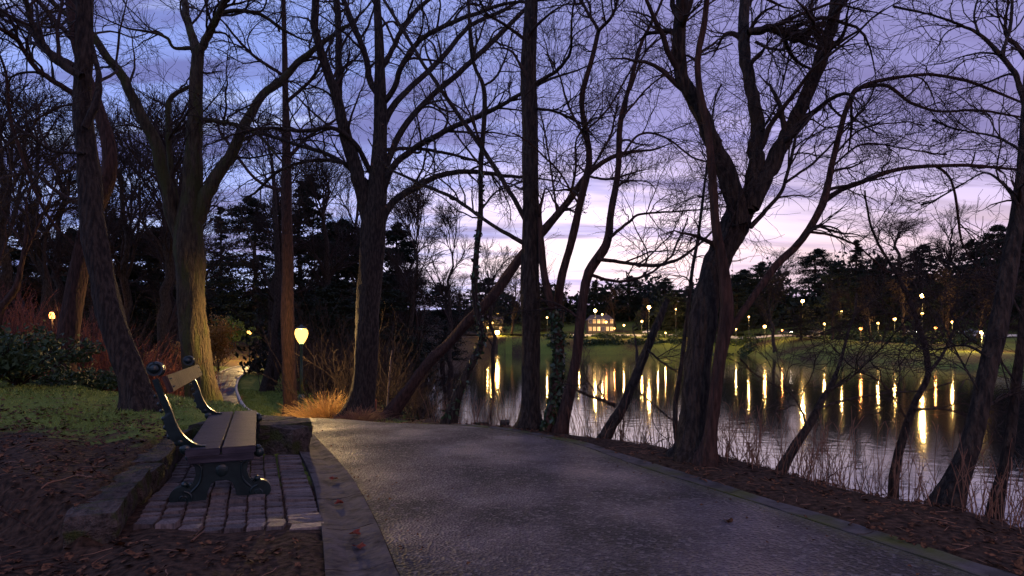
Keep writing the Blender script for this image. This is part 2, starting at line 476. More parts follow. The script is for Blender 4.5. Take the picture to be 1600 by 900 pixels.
# ------------------------------------------------------------------ terrain
WL = -2.6
LAKE = np.array([(-7, 199), (-10, 180), (-12, 99), (-8.7, 50), (-5, 28), (-2.9, 19), (-1.5, 15), (-.3, 12.9), (1.0, 11.4), (2.4, 10.2),
                 (3.7, 8.8), (4.8, 7.2), (5.8, 5), (6.3, 2), (7, -8), (8, -30), (95, -30), (75, 60), (69, 77), (67, 82), (66, 87), (72, 113),
                 (70, 141), (73, 188), (56, 188), (18, 188), (5, 193)], dtype=float)
PL = np.array([(.2, -4), (-.1, 1.5), (-.58, 2.93), (-1.02, 4.1), (-1.5, 5.23), (-2.34, 6.93), (-2.9, 8.0), (-3.9, 9.7), (-5.3, 11.8), (-7.2, 14.5),
               (-9.3, 17.6), (-11.6, 21), (-13.7, 24.5), (-16.9, 30.5), (-20.6, 38.5), (-24.6, 47.5), (-27.4, 54), (-28.9, 60), (-28.0, 66), (-24, 71)], dtype=float)
PR = np.array([(4, -4), (2.9, 1.5), (2.35, 3), (1.93, 4.03), (1.24, 5.5), (.72, 6.8), (-.02, 7.8), (-1.0, 8.75), (-2.1, 10.0), (-3.6, 12.2),
               (-5.15, 14.3), (-6.95, 17), (-9, 20.4), (-11.3, 24), (-14.2, 29.4), (-17.5, 36), (-21.6, 45), (-24.6, 53), (-26.1, 59.5), (-25.4, 64), (-22.5, 68)], dtype=float)
PL2 = catmull(np.c_[PL, np.zeros(len(PL))], 260)[:, :2]
PR2 = catmull(np.c_[PR, np.zeros(len(PR))], 260)[:, :2]
ROAD = np.array([(-120, 240), (-30, 232), (24, 217), (72, 205), (100, 172), (125, 152), (165, 138), (260, 120)], dtype=float)
ROAD2 = catmull(np.c_[ROAD, np.zeros(len(ROAD))], 120)[:, :2]
ROADZ = lambda y: EYE + .0150 * y - .35
zy = np.array([(-10, 0), (0, 0), (7.6, 0), (9, -.03), (10, -.17), (11, -.35), (12, -.53), (14.5, -.95), (17, -1.32), (20, -1.5), (24, -1.6), (46, -1.6), (54, -1.5), (60, -1.32), (66, -1.2), (72, -1.1)])
ctrl = []
for a, b in zip(PL2[::6], PR2[::6]):
    c = (a + b) / 2; z = np.interp(c[1], zy[:, 0], zy[:, 1])
    for q in (a, c, b): ctrl.append((q[0], q[1], z))
ctrl += [(4, 3, 0), (4.6, 6, -.1), (3, 7.5, -.1), (1.5, 8.6, -.1), (.0, 9.7, -.12), (-1.2, 11, -.2), (-3.4, 14, -.5), (-2.6, 17, -.9), (-6.1, 17.6, -1.34), (-9.3, 24, -1.6), (-13, 32, -1.6),
         (-13.5, 42, -1.5), (-4, 3.6, 0), (-5, 5.5, .03), (-4, 7.2, .0), (-5.1, 7.7, .08), (-8, 9, .28), (-10, 10.5, .28), (-6.4, 10, .0), (-8.3, 15, -.80), (-12, 14, .15), (-14.5, 20, -.5), (-22, 26, 0),
         (-24, 40, -1.1), (-34, 42, 0), (-34, 60, -.8), (-40, 100, 4), (-80, 100, 9), (-60, 50, 2.5), (-30, 15, 1), (-15, 0, .3), (-6, 0, 0), (10, -30, 0), (-40, -40, 1),
         (-25, 130, 4), (-30, 190, 4), (-120, 180, 16), (90, 100, -.5), (90, 125, 1), (90, 150, 2.2), (200, 90, 8), (250, 160, 14), (110, 260, 18), (50, 300, 20),
         (200, 220, 22), (0, 300, 17), (-100, 260, 18), (600, 600, 30), (-600, 600, 30), (0, 600, 30), (600, 0, 10), (-600, 0, 10), (300, -300, 0), (-300, -300, 0), (0, 420, 26)]
for q in ROAD2[::6]: ctrl.append((q[0], q[1], ROADZ(q[1])))
ctrl = np.array(ctrl)
def rbf_fit(C):
    d = np.sqrt(((C[:, None, :2] - C[None, :, :2]) ** 2).sum(-1) + .25)
    A = np.block([[d, np.ones((len(C), 1))], [np.ones((1, len(C))), np.zeros((1, 1))]])
    A[:len(C), :len(C)] += np.eye(len(C)) * -1e-3
    return np.linalg.solve(A, np.r_[C[:, 2], 0])
RW = rbf_fit(ctrl)
def rbf(x, y):
    out = np.empty(len(x))
    for s in range(0, len(x), 20000):
        e = s + 20000
        d = np.sqrt((x[s:e, None] - ctrl[None, :, 0]) ** 2 + (y[s:e, None] - ctrl[None, :, 1]) ** 2 + .25)
        out[s:e] = d @ RW[:-1] + RW[-1]
    return out
def seg_dist(x, y, poly, closed):
    best = np.full(len(x), 1e9)
    n = len(poly)
    for i in range(n if closed else n - 1):
        a = poly[i]; b = poly[(i + 1) % n]; ab = b - a
        t = np.clip(((x - a[0]) * ab[0] + (y - a[1]) * ab[1]) / (ab @ ab), 0, 1)
        best = np.minimum(best, np.hypot(x - a[0] - t * ab[0], y - a[1] - t * ab[1]))
    return best
def inside(x, y, poly):
    c = np.zeros(len(x), bool); n = len(poly)
    for i in range(n):
        a = poly[i]; b = poly[(i + 1) % n]
        if a[1] == b[1]: continue
        k = ((a[1] > y) != (b[1] > y)) & (x < (b[0] - a[0]) * (y - a[1]) / (b[1] - a[1]) + a[0])
        c ^= k
    return c
PATHP = np.vstack([PL2[::2], PR2[::-2]])
U = np.array([-.407, .914]); Vv = np.array([.914, .407])         # bench axes: along and across
W0 = np.array([-2.47, 3.45]); W1 = np.array([-3.72, 6.5]); W2 = np.array([-2.12, 5.98])
def sstep(v, a, b):
    t = np.clip((v - a) / (b - a), 0, 1); return t * t * (3 - 2 * t)
def side(x, y, A, B):
    d = (B - A) / np.linalg.norm(B - A)
    return -(x - A[0]) * d[1] + (y - A[1]) * d[0]               # + to the left of A->B
def height(x, y, pathcut=True):
    x = np.atleast_1d(np.asarray(x, float)); y = np.atleast_1d(np.asarray(y, float))
    z = rbf(x, y)
    dl = seg_dist(x, y, LAKE, True); ins = inside(x, y, LAKE)
    ip = inside(x, y, PATHP); dp = seg_dist(x, y, PATHP, True)
    # raised bed left of the paved recess
    sL = side(x, y, W0, W1); sF = side(x, y, W2, W1) * -1
    m = np.maximum(sL, sF)
    left = side(x, y, np.array([-.58, 2.93]), np.array([-2.9, 8.0])) > 0
    g = np.where((~ip) & (left | (y > 8)) & (x < -1.5) & (y < 30), dp, 0)
    near = sstep(y + .45 * (x + 2.5), 3.25, 3.5)
    z = z + .25 * sstep(m, .0, .14) * sstep(g, .36, .52 + np.clip(y - 6, 0, 10) * .15) * near
    # small unevenness
    amp = np.where(ip, 0, np.clip(dp, 0, 1)) * .035
    z = z + amp * (np.sin(x * 3.1 + np.sin(y * 2.3)) * np.cos(y * 2.7 + x) + .5 * np.sin(x * 7.3 + y * 5.1))
    w = np.where(y > 60, 14.0, np.where(y < 14, 3.0, 3.0 + (y - 14) * .2))
    t = np.clip(dl / w, 0, 1)
    s = np.sin(pi / 2 * t) ** .75
    zl = WL + .02 + (z - WL - .02) * s
    z = np.where(ins, WL - .02 - np.clip(dl * .5, 0, 2), np.where(dl < w, zl, z))
    if pathcut:
        sr = side(x, y, np.array([1.93, 4.03]), np.array([.0, 7.8]))
        gut = (~ip) & (((x < 0) & (dp < .32) & (y < 24)) | ((x > 0) & (dp < .22) & (y < 12)))
        z = np.where(ip | gut, z - .06 - .30 * sstep(y, 16, 26), z)
    return z
def gz(x, y): return float(height([x], [y], False)[0])

def axis(parts):
    out = []
    for a, b, s in parts: out += list(np.arange(a, b, s))
    return np.array(out)
gx = axis([(-600, -200, 50), (-200, -80, 10), (-80, -34, 3), (-34, -12, 1), (-12, -5, .25), (-5, 5.5, .09), (5.5, 8, .25), (8, 30, 1.5), (30, 60, 3), (60, 160, 2.5), (160, 600, 40), (600, 601, 1)])
gy = axis([(-600, -100, 50), (-100, -10, 10), (-10, 2, 1), (2, 9, .09), (9, 20, .22), (20, 75, .8), (75, 250, 3), (250, 600, 25), (600, 1400, 200)])
GX, GY = np.meshgrid(gx, gy)
fx, fy = GX.ravel(), GY.ravel()
fz = height(fx, fy)
nx, ny = len(gx), len(gy)
ii = np.arange(nx * ny).reshape(ny, nx)
F = np.stack([ii[:-1, :-1], ii[:-1, 1:], ii[1:, 1:], ii[1:, :-1]], -1).reshape(-1, 4)
me = mesh_np('ground', np.c_[fx, fy, fz], F, 4)
dpa = seg_dist(fx, fy, PATHP, True)
# where grass grows: the lawn left, the verge beyond the crest, the far bank
lawn = np.clip(sstep(fy + .25 * (fx + 4), 4.6, 6.4) * (fx < 0), 0, 1) * .85
lawn = np.where((fx < -3) & (fy > 10.5) & (fx > -3.9 - (fy - 9.7) * .66) & (fy < 70), .95, lawn)
lawn = np.where((fx < -2.2) & (fy > 60), .25, lawn)
far = np.where((fy > 70) & (fx > -5), .62 + .35 * np.sin(fx * .31 + 1.3 * np.sin(fy * .17)) * np.cos(fy * .21), 0)
gr = np.maximum(lawn, far)
gr = np.where((seg_dist(fx, fy, LAKE, True) < 3.0) & (fy < 14), np.minimum(gr, .2), gr)
a = me.attributes.new('grass', 'FLOAT', 'POINT'); a.data.foreach_set('value', gr.astype(np.float32))
obj('ground', me, GROUND, smooth=True, kind='structure')

bm = bmesh.new()
for v in [(-40, -60), (140, -60), (140, 215), (-40, 215)]: bm.verts.new((v[0], v[1], WL))
bm.faces.new(bm.verts)
obj('lake', bm, WATER, kind='structure')

# the asphalt path sheet
K = 24; A_ = PL2; B_ = PR2
tt = np.linspace(0, 1, K)[None, :, None]
PG = A_[:, None] * (1 - tt) + B_[:, None] * tt
zz = height(PG[..., 0].ravel(), PG[..., 1].ravel(), False).reshape(PG.shape[:2])
cr_ = (1 - (2 * tt[..., 0] - 1) ** 2) * .025
PV = np.concatenate([PG, (zz + cr_ + .004)[..., None]], -1)
idx = np.arange(260 * K).reshape(260, K)
F = np.stack([idx[:-1, :-1], idx[:-1, 1:], idx[1:, 1:], idx[1:, :-1]], -1).reshape(-1, 4)
me = mesh_np('footpath', PV.reshape(-1, 3), F, 4)
moss = np.clip((tt[..., 0] - .86) / .14, 0, 1) * np.ones((260, 1)); moss = np.maximum(moss, np.clip((.06 - tt[..., 0]) / .06, 0, 1) * .8)
a = me.attributes.new('moss', 'FLOAT', 'POINT'); a.data.foreach_set('value', moss.ravel().astype(np.float32))
obj('footpath', me, ASPH, smooth=True, kind='structure')

# far road
n_ = norm(np.gradient(ROAD2, axis=0)); nr = np.c_[-n_[:, 1], n_[:, 0]]
w_ = np.linspace(-3, 3, 3)[None, :, None]
RG = ROAD2[:, None] + nr[:, None] * w_
rz_ = height(RG[..., 0].ravel(), RG[..., 1].ravel(), False).reshape(RG.shape[:2]).max(1)
RV = np.concatenate([RG, np.repeat((rz_ + .12)[:, None, None], 3, 1)], -1)
idx = np.arange(120 * 3).reshape(120, 3)
F = np.stack([idx[:-1, :-1], idx[:-1, 1:], idx[1:, 1:], idx[1:, :-1]], -1).reshape(-1, 4)
obj('road', mesh_np('road', RV.reshape(-1, 3), F, 4), ROADM, kind='structure')

# ------------------------------------------------------------------ small builders
def box_bm(bm, c, s, M=None, bev=0):
    g = bmesh.ops.create_cube(bm, size=1)
    for v in g['verts']:
        v.co = Vector((v.co.x * s[0] + c[0], v.co.y * s[1] + c[1], v.co.z * s[2] + c[2]))
    if bev:
        es = list({e for v in g['verts'] for e in v.link_edges})
        bmesh.ops.bevel(bm, geom=es, offset=bev, segments=2, affect='EDGES', profile=.6)
    return bm
def lathe(prof, seg=14, center=(0, 0)):
    bm = bmesh.new(); rings = []
    for r, z in prof:
        rings.append([bm.verts.new((center[0] + r * cos(2 * pi * k / seg), center[1] + r * sin(2 * pi * k / seg), z)) for k in range(seg)])
    for a, b in zip(rings, rings[1:]):
        for k in range(seg): bm.faces.new((a[k], a[(k + 1) % seg], b[(k + 1) % seg], b[k]))
    bm.faces.new(rings[0][::-1]); bm.faces.new(rings[-1])
    bmesh.ops.recalc_face_normals(bm, faces=bm.faces)
    return bm
def strip_slab(pts_in, pts_out, zfun, h, name, mt, parent, dip=0.0, nseg=6):
    """one slab of gutter between two edge polylines (n,2)"""
    n = len(pts_in); prof = [0, .12, .35, .65, .88, 1.0]
    V = []; rn = random.Random(int(pts_in[0][0] * 1000))
    for i in range(n):
        for k, t in enumerate(prof):
            p = pts_in[i] * (1 - t) + pts_out[i] * t
            z = zfun(p[0], p[1]) + h - dip * math.sin(pi * min(max((t - .1) / .8, 0), 1)) + rn.uniform(-.003, .003)
            V.append((p[0], p[1], z))
    m_ = len(prof); F = []
    for i in range(n - 1):
        for k in range(m_ - 1):
            a = i * m_ + k; F.append((a, a + 1, a + m_ + 1, a + m_))
    top = len(V)
    # skirt
    loop = [i * m_ for i in range(n)] + [(n - 1) * m_ + k for k in range(1, m_)] + [i * m_ + m_ - 1 for i in range(n - 2, -1, -1)] + [k for k in range(m_ - 2, 0, -1)]
    for q in loop: V.append((V[q][0], V[q][1], V[q][2] - .12))
    for j in range(len(loop)):
        a, b = loop[j], loop[(j + 1) % len(loop)]
        F.append((a, b, top + (j + 1) % len(loop), top + j))
    me = bpy.data.meshes.new(name); me.from_pydata(V, [], F)
    bm = bmesh.new(); bm.from_mesh(me); bmesh.ops.recalc_face_normals(bm, faces=bm.faces); bm.to_mesh(me); bm.free()
    return obj(name, me, mt, parent)

def resample(P, step):
    s = np.r_[0, np.cumsum(np.linalg.norm(np.diff(P, axis=0), axis=1))]
    u = np.arange(0, s[-1], step)
    return np.c_[np.interp(u, s, P[:, 0]), np.interp(u, s, P[:, 1])]
def offset(P, d):
    n = norm(np.gradient(P, axis=0)); return P + np.c_[-n[:, 1], n[:, 0]] * d

# gutter left of the path (slabs) and kerb right of it
gl = resample(PL2, .1)
gutter = bpy.data.objects.new('gutter', None); COL.objects.link(gutter); gutter['kind'] = 'structure'
in_ = offset(gl, .012); wv = np.interp(gl[:, 1], [2, 4, 6, 7.5, 9], [.37, .35, .32, .28, .26]); out_ = gl + (offset(gl, 1) - gl) * wv[:, None]
i = 52; k = 0
def zpath(x, y): return gz(x, y)
while i < len(gl) - 12 and gl[i][1] < 24:
    n = random.choice([7, 9, 10, 8])
    a, b = in_[i:i + n + 1].copy(), out_[i:i + n + 1].copy()
    a[-1] += (a[-2] - a[-1]) * .12; b[-1] += (b[-2] - b[-1]) * .12
    strip_slab(a, b, zpath, .022, 'slab', CONC, gutter, dip=.028)
    i += n - 0; k += 1
    in_[i:] += 0
    i += 0
kerb = bpy.data.objects.new('kerb', None); COL.objects.link(kerb); kerb['kind'] = 'structure'
gr_ = resample(PR2, .1)
kin = offset(gr_, -.015); kout = offset(gr_, -.19)
i = 40
while i < len(gr_) - 12 and gr_[i][1] < 12:
    n = random.choice([9, 11, 8, 10])
    a, b = kin[i:i + n + 1].copy(), kout[i:i + n + 1].copy()
    a[-1] += (a[-2] - a[-1]) * .10; b[-1] += (b[-2] - b[-1]) * .10
    strip_slab(a[::-1], b[::-1], zpath, .008, 'slab', CONCM, kerb, dip=.012)
    i += n
# thin pale kerbs of the far part of the path
for nm, P_, sg in (('kerb', PR2, -1), ('kerb', PL2, 1)):
    P = P_[(P_[:, 1] > 18)]
    T = Tubes(); Q = offset(P, sg * .06)
    zq = height(Q[:, 0], Q[:, 1], False) + .05
    T.add(np.c_[Q, zq], np.full(len(Q), .075), 6)
    obj(nm, T.mesh('kerb'), mat('pale_kerb' + str(sg), (.35, .33, .30), .7, (.48, .46, .42), 5), kind='structure')

# ------------------------------------------------------------------ paved recess of setts
pav = bpy.data.objects.new('paving', None); COL.objects.link(pav); pav['kind'] = 'structure'
settm = []
for q in range(6):
    rn = random.Random(40 + q)
    bm = bmesh.new(); box_bm(bm, (0, 0, 0), (1, 1, .09))
    bmesh.ops.bevel(bm, geom=[e for e in bm.edges if all(v.co.z > 0 for v in e.verts)], offset=.0, segments=1)
    for v in bm.verts:
        if v.co.z > 0: v.co.x *= rn.uniform(.78, .92); v.co.y *= rn.uniform(.86, .95); v.co.z += rn.uniform(-.006, .004)
    me = bpy.data.meshes.new('sett'); bm.to_mesh(me); bm.free(); me.materials.append(SETT); settm.append(me)
O = W0 + Vv * .12 + U * -.02
cols = [.13, .13, .14, .13, .13, .12, .12, .24]
u_end = 2.62; cx = 0.0; nset = 0
angU = math.atan2(U[1], U[0])
for ci, cw in enumerate(cols):
    u = (3.64 - O[1] - Vv[1] * (cx + cw / 2)) / U[1] + random.uniform(-.01, .01)
    rows = 0
    while u < u_end:
        d = random.uniform(.068, .092) if ci < 7 else random.uniform(.055, .085)
        if rows == 0: d = .13
        pass
        c = O + Vv * (cx + cw / 2) + U * (u + d / 2)
        # clip to the recess
        if side(np.array(c[0]), np.array(c[1]), W2, W1) > -.06 * 0 + .0 or True:
            sF = -side(c[0], c[1], W2, W1)
            if sF < -.05:
                o = bpy.data.objects.new('sett', settm[nset % 6]); COL.objects.link(o); o.parent = pav
                o.location = (c[0], c[1], gz(c[0], c[1]) - .018 + random.uniform(-.009, .009))
                o.rotation_euler = (random.uniform(-.03, .03), random.uniform(-.03, .03), angU - radians(13) + random.uniform(-.025, .025))
                o.scale = (d * random.uniform(.78, .86), cw * random.uniform(.92, .98), 1); nset += 1
        u += d; rows += 1
    cx += cw

# ------------------------------------------------------------------ rocks that edge the recess
rockm = []
for q in range(5):
    bm = bmesh.new(); bmesh.ops.create_cube(bm, size=1)
    bmesh.ops.subdivide_edges(bm, edges=bm.edges, cuts=4, use_grid_fill=True)
    rs = np.random.RandomState(q + 3)
    ph = rs.rand(9) * 6
    for v in bm.verts:
        p = v.co.copy()
        r_ = p.length; q_ = p.normalized() * .62
        p = p.lerp(q_, .22)
        n = sin(p.x * 7 + ph[0]) * cos(p.y * 6 + ph[1]) * .05 + sin(p.z * 11 + ph[2] + p.x * 4) * .035 + rs.uniform(-.018, .018)
        v.co = p * (1 + n)
    me = bpy.data.meshes.new('rock'); bm.to_mesh(me); bm.free(); me.materials.append(STONE); rockm.append(me)
def rock(c, s, rz, label, i):
    o = bpy.data.objects.new('edging_stone', rockm[i % 5]); COL.objects.link(o)
    o.location = c; o.scale = s; o.rotation_euler = (random.uniform(-.06, .06), random.uniform(-.06, .06), rz)
    tag(o, label, 'stone', 'rough stones edging the bench recess')
Lw = np.linalg.norm(W1 - W0); dw = (W1 - W0) / Lw; nw = np.array([-dw[1], dw[0]])
rock_labels = ['squared dark stone block at the near end of the edging row', 'low mossy stone next to the near end block', 'tilted stone in the edging opposite the near bench foot',
               'flat topped stone third along the low edging behind the bench back', 'narrow stone in the edging beside the near bench support', 'rounded mossy stone in the edging halfway along the bench',
               'low stone sunk in moss behind the bench middle', 'stone at the far end of the edging row behind the bench']
s_ = 0.0; k = 0
lens = [.30, .38, .34, .42, .36, .44, .40, .50]
for k, ln in enumerate(lens):
    c = W0 + dw * (s_ + ln / 2) + nw * random.uniform(.05, .09)
    h = [.25, .28, .30, .28, .31, .30, .31, .33][k]
    rock((c[0], c[1], h * .22 + .0), (ln * 1.02, random.uniform(.21, .27), h), math.atan2(dw[1], dw[0]) + random.uniform(-.12, .12), rock_labels[k], k)
    s_ += ln
d2 = (W1 - W2) / np.linalg.norm(W1 - W2); n2 = np.array([d2[1], -d2[0]])
for k, (s0, ln, h, lb) in enumerate([(.46, .48, .40, 'large squared dark stone block at the gutter end of the recess'), (.96, .50, .38, 'squat stone under the far end of the bench seat'), (1.44, .44, .38, 'stone in the inner corner of the recess behind the bench')]):
    c = W2 + d2 * s0 + n2 * .14
    rock((c[0], c[1], .10), (ln, .30, h), math.atan2(d2[1], d2[0]), lb, k + 2)
# mossy slab rocks on top, beside the path
rock((-2.55, 6.38, .24), (.55, .38, .17), .5, 'mossy flat rock on the mound behind the big stone block', 1)
rock((-2.95, 6.95, .20), (.5, .4, .18), -.3, 'mossy rock farther back on the mound beside the path', 3)
for k, (x, y) in enumerate([(.25, 8.75), (.62, 8.5), (-.12, 9.05), (-.5, 9.35)]):
    rock((x, y, gz(x, y) + .02), (.2, .15, .13), k * .8, ['small dark rock on the bank left of the wide black trunk', 'small rock at the foot of the wide black trunk', 'small dark rock on the bank edge above the water', 'leftmost small rock on the bank edge beside the ivy trunk'][k], k)

# ------------------------------------------------------------------ the bench
BA = np.array([-2.36, 4.10]); BL = 2.45; BW = .47
bench = thing('park_bench', 'empty park bench with dark wooden planks and ornate green cast iron supports on stone setts', 'bench', (BA[0], BA[1], 0), math.atan2(Vv[1], Vv[0]))
# local frame: x = across (towards the front), y = along, z up
SH = .43
rw = random.Random(3)
def plank(cx, w, y0, y1, z, t, name, tilt=0, parent=bench):
    bm = bmesh.new()
    box_bm(bm, (0, 0, 0), (w, y1 - y0, t)); 
    bmesh.ops.subdivide_edges(bm, edges=[e for e in bm.edges if abs(e.verts[0].co.y - e.verts[1].co.y) > .5], cuts=14)
    bmesh.ops.bevel(bm, geom=[e for e in bm.edges if abs(e.verts[0].co.y - e.verts[1].co.y) > .01 and len(e.link_faces) == 2 and e.calc_face_angle(0) > .5], offset=.006, segments=2, affect='EDGES')
    for v in bm.verts: v.co.z += rw.uniform(-.0015, .0015)
    o = obj(name, bm, WOODP, parent); o.location = (cx, (y0 + y1) / 2, z); o.rotation_euler = (0, tilt, 0)
    return o
plank(.115, .225, 0, BL, SH - .028, .052, 'seat_plank')
plank(.353, .228, .01, BL + .01, SH - .028, .052, 'seat_plank')
for yb in (.035, BL - .05): bm = bmesh.new(); box_bm(bm, (.235, yb, SH - .082), (.44, .05, .055), bev=.006); obj('seat_bearer', bm, WOODP, bench)

def plate(outline, t, bev=.006):
    """outline in (x,z), extruded along y by t, centred"""
    bm = bmesh.new()
    vs = [bm.verts.new((x, -t / 2, z)) for x, z in outline]
    f = bm.faces.new(vs)
    r = bmesh.ops.extrude_face_region(bm, geom=[f])
    for v in r['geom']:
        if isinstance(v, bmesh.types.BMVert): v.co.y += t
    bmesh.ops.recalc_face_normals(bm, faces=bm.faces)
    if bev: bmesh.ops.bevel(bm, geom=[e for e in bm.edges if abs(e.verts[0].co.y - e.verts[1].co.y) < 1e-5], offset=bev, segments=2, affect='EDGES')
    return bm
def add_scroll(bm, cx, y, cz, r, turns=1.4, w=.02, flip=1, a0=0.0):
    n = 26; P = []
    for k in range(n):
        t = k / (n - 1); a = a0 + flip * t * turns * 2 * pi; rr = r * (1 - .78 * t)
        P.append((cx + rr * cos(a), y, cz + rr * sin(a)))
    T = Tubes(); T.add(P, np.linspace(w, w * .6, n), 6)
    me = T.mesh('t'); bm.from_mesh(me); bpy.data.meshes.remove(me)
def add_ball(bm, c, r, s=(1, 1, 1)):
    g = bmesh.ops.create_uvsphere(bm, u_segments=14, v_segments=9, radius=r)
    for v in g['verts']: v.co = Vector((v.co.x * s[0] + c[0], v.co.y * s[1] + c[1], v.co.z * s[2] + c[2]))
def support(y):
    """one cast-iron end: waisted pedestal with scrolled feet, curved back post with a volute"""
    left = [(.02, SH - .11), (.055, .29), (.065, .23), (.045, .17), (.0, .115), (-.05, .085), (-.075, .04), (-.06, .0), (.0, .0), (.10, .0), (.13, .03), (.145, .10), (.165, .15)]
    mid = [(.20, .17), (.27, .17)]
    right = [(.47 - x, z) for x, z in left][::-1]
    ol = left + mid + right
    bm = plate(ol, .06)
    # raised border and medallion
    for dy in (-.034, .034):
        T = Tubes(); T.add(catmull([(x, dy, z) for x, z in [(.075, SH - .12), (.10, .28), (.10, .22), (.085, .16), (.03, .10)]], 12), np.full(12, .009), 6)
        T.add(catmull([(.47 - x, dy, z) for x, z in [(.075, SH - .12), (.10, .28), (.10, .22), (.085, .16), (.03, .10)]], 12), np.full(12, .009), 6)
        me = T.mesh('t'); bm.from_mesh(me); bpy.data.meshes.remove(me)
        add_ball(bm, (.235, dy, .25), .042, (1, .28, 1.2))
        for sx in (-1, 1):
            add_scroll(bm, .235 + sx * .245, dy, .058, .056, flip=sx, a0=pi / 2, w=.012)
            add_scroll(bm, .235 + sx * .14, dy, .325, .04, flip=-sx, a0=pi / 2, w=.009)
    o = obj('support', bm, IRON, bench, smooth=False); o.location = (0, y, 0)
    for sx in (-1, 1):
        bm = bmesh.new()
        bmesh.ops.create_cone(bm, cap_ends=True, segments=20, radius1=.075, radius2=.075, depth=.075, matrix=Matrix.Translation((.235 + sx * .265, 0, .075)) @ Matrix.Rotation(pi / 2, 4, 'X'))
        add_ball(bm, (.235 + sx * .245, 0, .158), .024)
        add_ball(bm, (.235 + sx * .205, 0, .150), .018)
        obj('foot', bm, IRON, o, smooth=False)
    # back post: from the seat, sweeping up and backwards
    ctrl_ = [(.13, 0, SH + .012), (.07, 0, SH + .03), (.01, 0, SH + .09), (-.045, 0, SH + .19), (-.085, 0, SH + .31), (-.13, 0, SH + .42), (-.165, 0, SH + .52)]
    P = catmull(ctrl_, 22)
    bm = bmesh.new()
    wd = np.interp(np.linspace(0, 1, 22), [0, .12, .3, .55, 1], [.014, .038, .078, .060, .050])
    T = np.gradient(P, axis=0); T = norm(T); Nn = np.c_[T[:, 2], np.zeros(22), -T[:, 0]]
    th = .026; rings = []
    for i in range(22):
        a = P[i] + Nn[i] * -wd[i] * .25; b = P[i] - Nn[i] * wd[i] * 1.35 if i < 12 else P[i] - Nn[i] * wd[i]
        rings.append([bm.verts.new((a[0], -th, a[2])), bm.verts.new((a[0], th, a[2])), bm.verts.new((b[0], th * .7, b[2])), bm.verts.new((b[0], -th * .7, b[2]))])
    for r0, r1 in zip(rings, rings[1:]):
        for k in range(4): bm.faces.new((r0[k], r0[(k + 1) % 4], r1[(k + 1) % 4], r1[k]))
    bm.faces.new(rings[0]); bm.faces.new(rings[-1][::-1])
    bmesh.ops.recalc_face_normals(bm, faces=bm.faces)
    for i in range(5, 19, 2):          # scalloped acanthus edge along the rear
        q = P[i] - Nn[i] * (wd[i] * 1.35)
        add_ball(bm, (q[0], 0, q[2]), .019 - .0005 * i, (1, 1.0, 1.25))
    q = P[3]; add_ball(bm, (.0, 0, SH - .01), .05, (.9, .6, .9)); add_ball(bm, (-.035, 0, SH + .045), .036, (.9, .7, 1)); add_ball(bm, (.02, 0, SH - .075), .028, (1, .8, 1))
    p_ = obj('back_post', bm, IRON, bench); p_.location = (0, y, 0)
    bm = bmesh.new()
    c = (-.195, 0, SH + .585)
    bmesh.ops.create_cone(bm, cap_ends=True, segments=22, radius1=.052, radius2=.052, depth=.085, matrix=Matrix.Translation(c) @ Matrix.Rotation(pi / 2, 4, 'X'))
    add_ball(bm, (c[0], -.04, c[2]), .036, (1, .7, 1)); add_ball(bm, (c[0], .04, c[2]), .036, (1, .7, 1))
    add_scroll(bm, c[0], -.045, c[2], .055, turns=1.2, w=.012, a0=-1.0); add_scroll(bm, c[0], .045, c[2], .055, turns=1.2, w=.012, a0=-1.0)
    obj('volute', bm, IRON, p_)
    bm = bmesh.new(); add_ball(bm, (.49, 0, SH - .07), .038, (1, .8, 1)); add_ball(bm, (.485, 0, SH - .035), .024); obj('front_knob', bm, IRON, o)
support(.10)
support(BL - .22)
bp = plank(0, .125, .02, BL - .12, 0, .036, 'backrest_plank')
bp.data.materials[0] = WOODB; bp.rotation_euler = (0, radians(90 - 20), 0); bp.location = (-.125 + .018, (.02 + BL - .12) / 2, SH + .475)
for yy in (.07, .13, BL - .25, BL - .19):
    for dz in (-.03, .03):
        bm = bmesh.new(); add_ball(bm, (0, 0, 0), .009, (.6, 1, 1)); b_ = obj('bolt', bm, IRON, bp); b_.location = (dz, yy - (BL - .1) / 2, .019)

# ------------------------------------------------------------------ lamps
def bulb(t, z, energy, col=(1, .62, .22), soft=.08):
    # the bulb inside the glass globe
    l = bpy.data.lights.new('lamp_light', 'POINT'); l.energy = energy; l.color = col; l.shadow_soft_size = soft
    lo = bpy.data.objects.new('lamp_light', l); COL.objects.link(lo); lo.parent = t; lo.location = (0, 0, z)
def park_lamp(x, y, ztop, h, label, glow, energy, col=(1, .62, .22), group='globe lamps along the footpath', gr=1.0):
    z0 = ztop - h
    t = thing('lamp_post', label, 'lamp', (x, y, z0), 0, group)
    obj('base', lathe([(.13, -.5), (.13, .05), (.11, .1), (.085, .3), (.10, .34), (.085, .38), (.07, .75), (.085, .8), (.085, .86), (.05, .92)], 12), POSTM, t, True)
    obj('pole', lathe([(.045, .85), (.04, 1.6), (.034, h - .62), (.05, h - .6), (.03, h - .55), (.055, h - .5), (.06, h - .47)], 10), POSTM, t, True)
    H = h
    obj('globe', lathe([(.055 * gr, H - .465), (.10 * gr, H - .40), (.15 * gr, H - .30), (.175 * gr, H - .20), (.165 * gr, H - .12), (.12 * gr, H - .06)], 16), glow, t, True)
    obj('cap', lathe([(.165, H - .062), (.13, H - .03), (.05, H), (.015, H + .05)], 14), CAPM, t, True)
    if energy:
        bulb(t, H - .14, energy, col, .06)
    return t
X1, Y1, Z1 = unpx(471, 510, 15.6)
park_lamp(X1, Y1, Z1, 2.78, 'tall green lamp post with glowing egg shaped globe beside the golden grass tuft', LAMPW, 1350)
X2, Y2, Z2 = unpx(390, 516, 65.0)
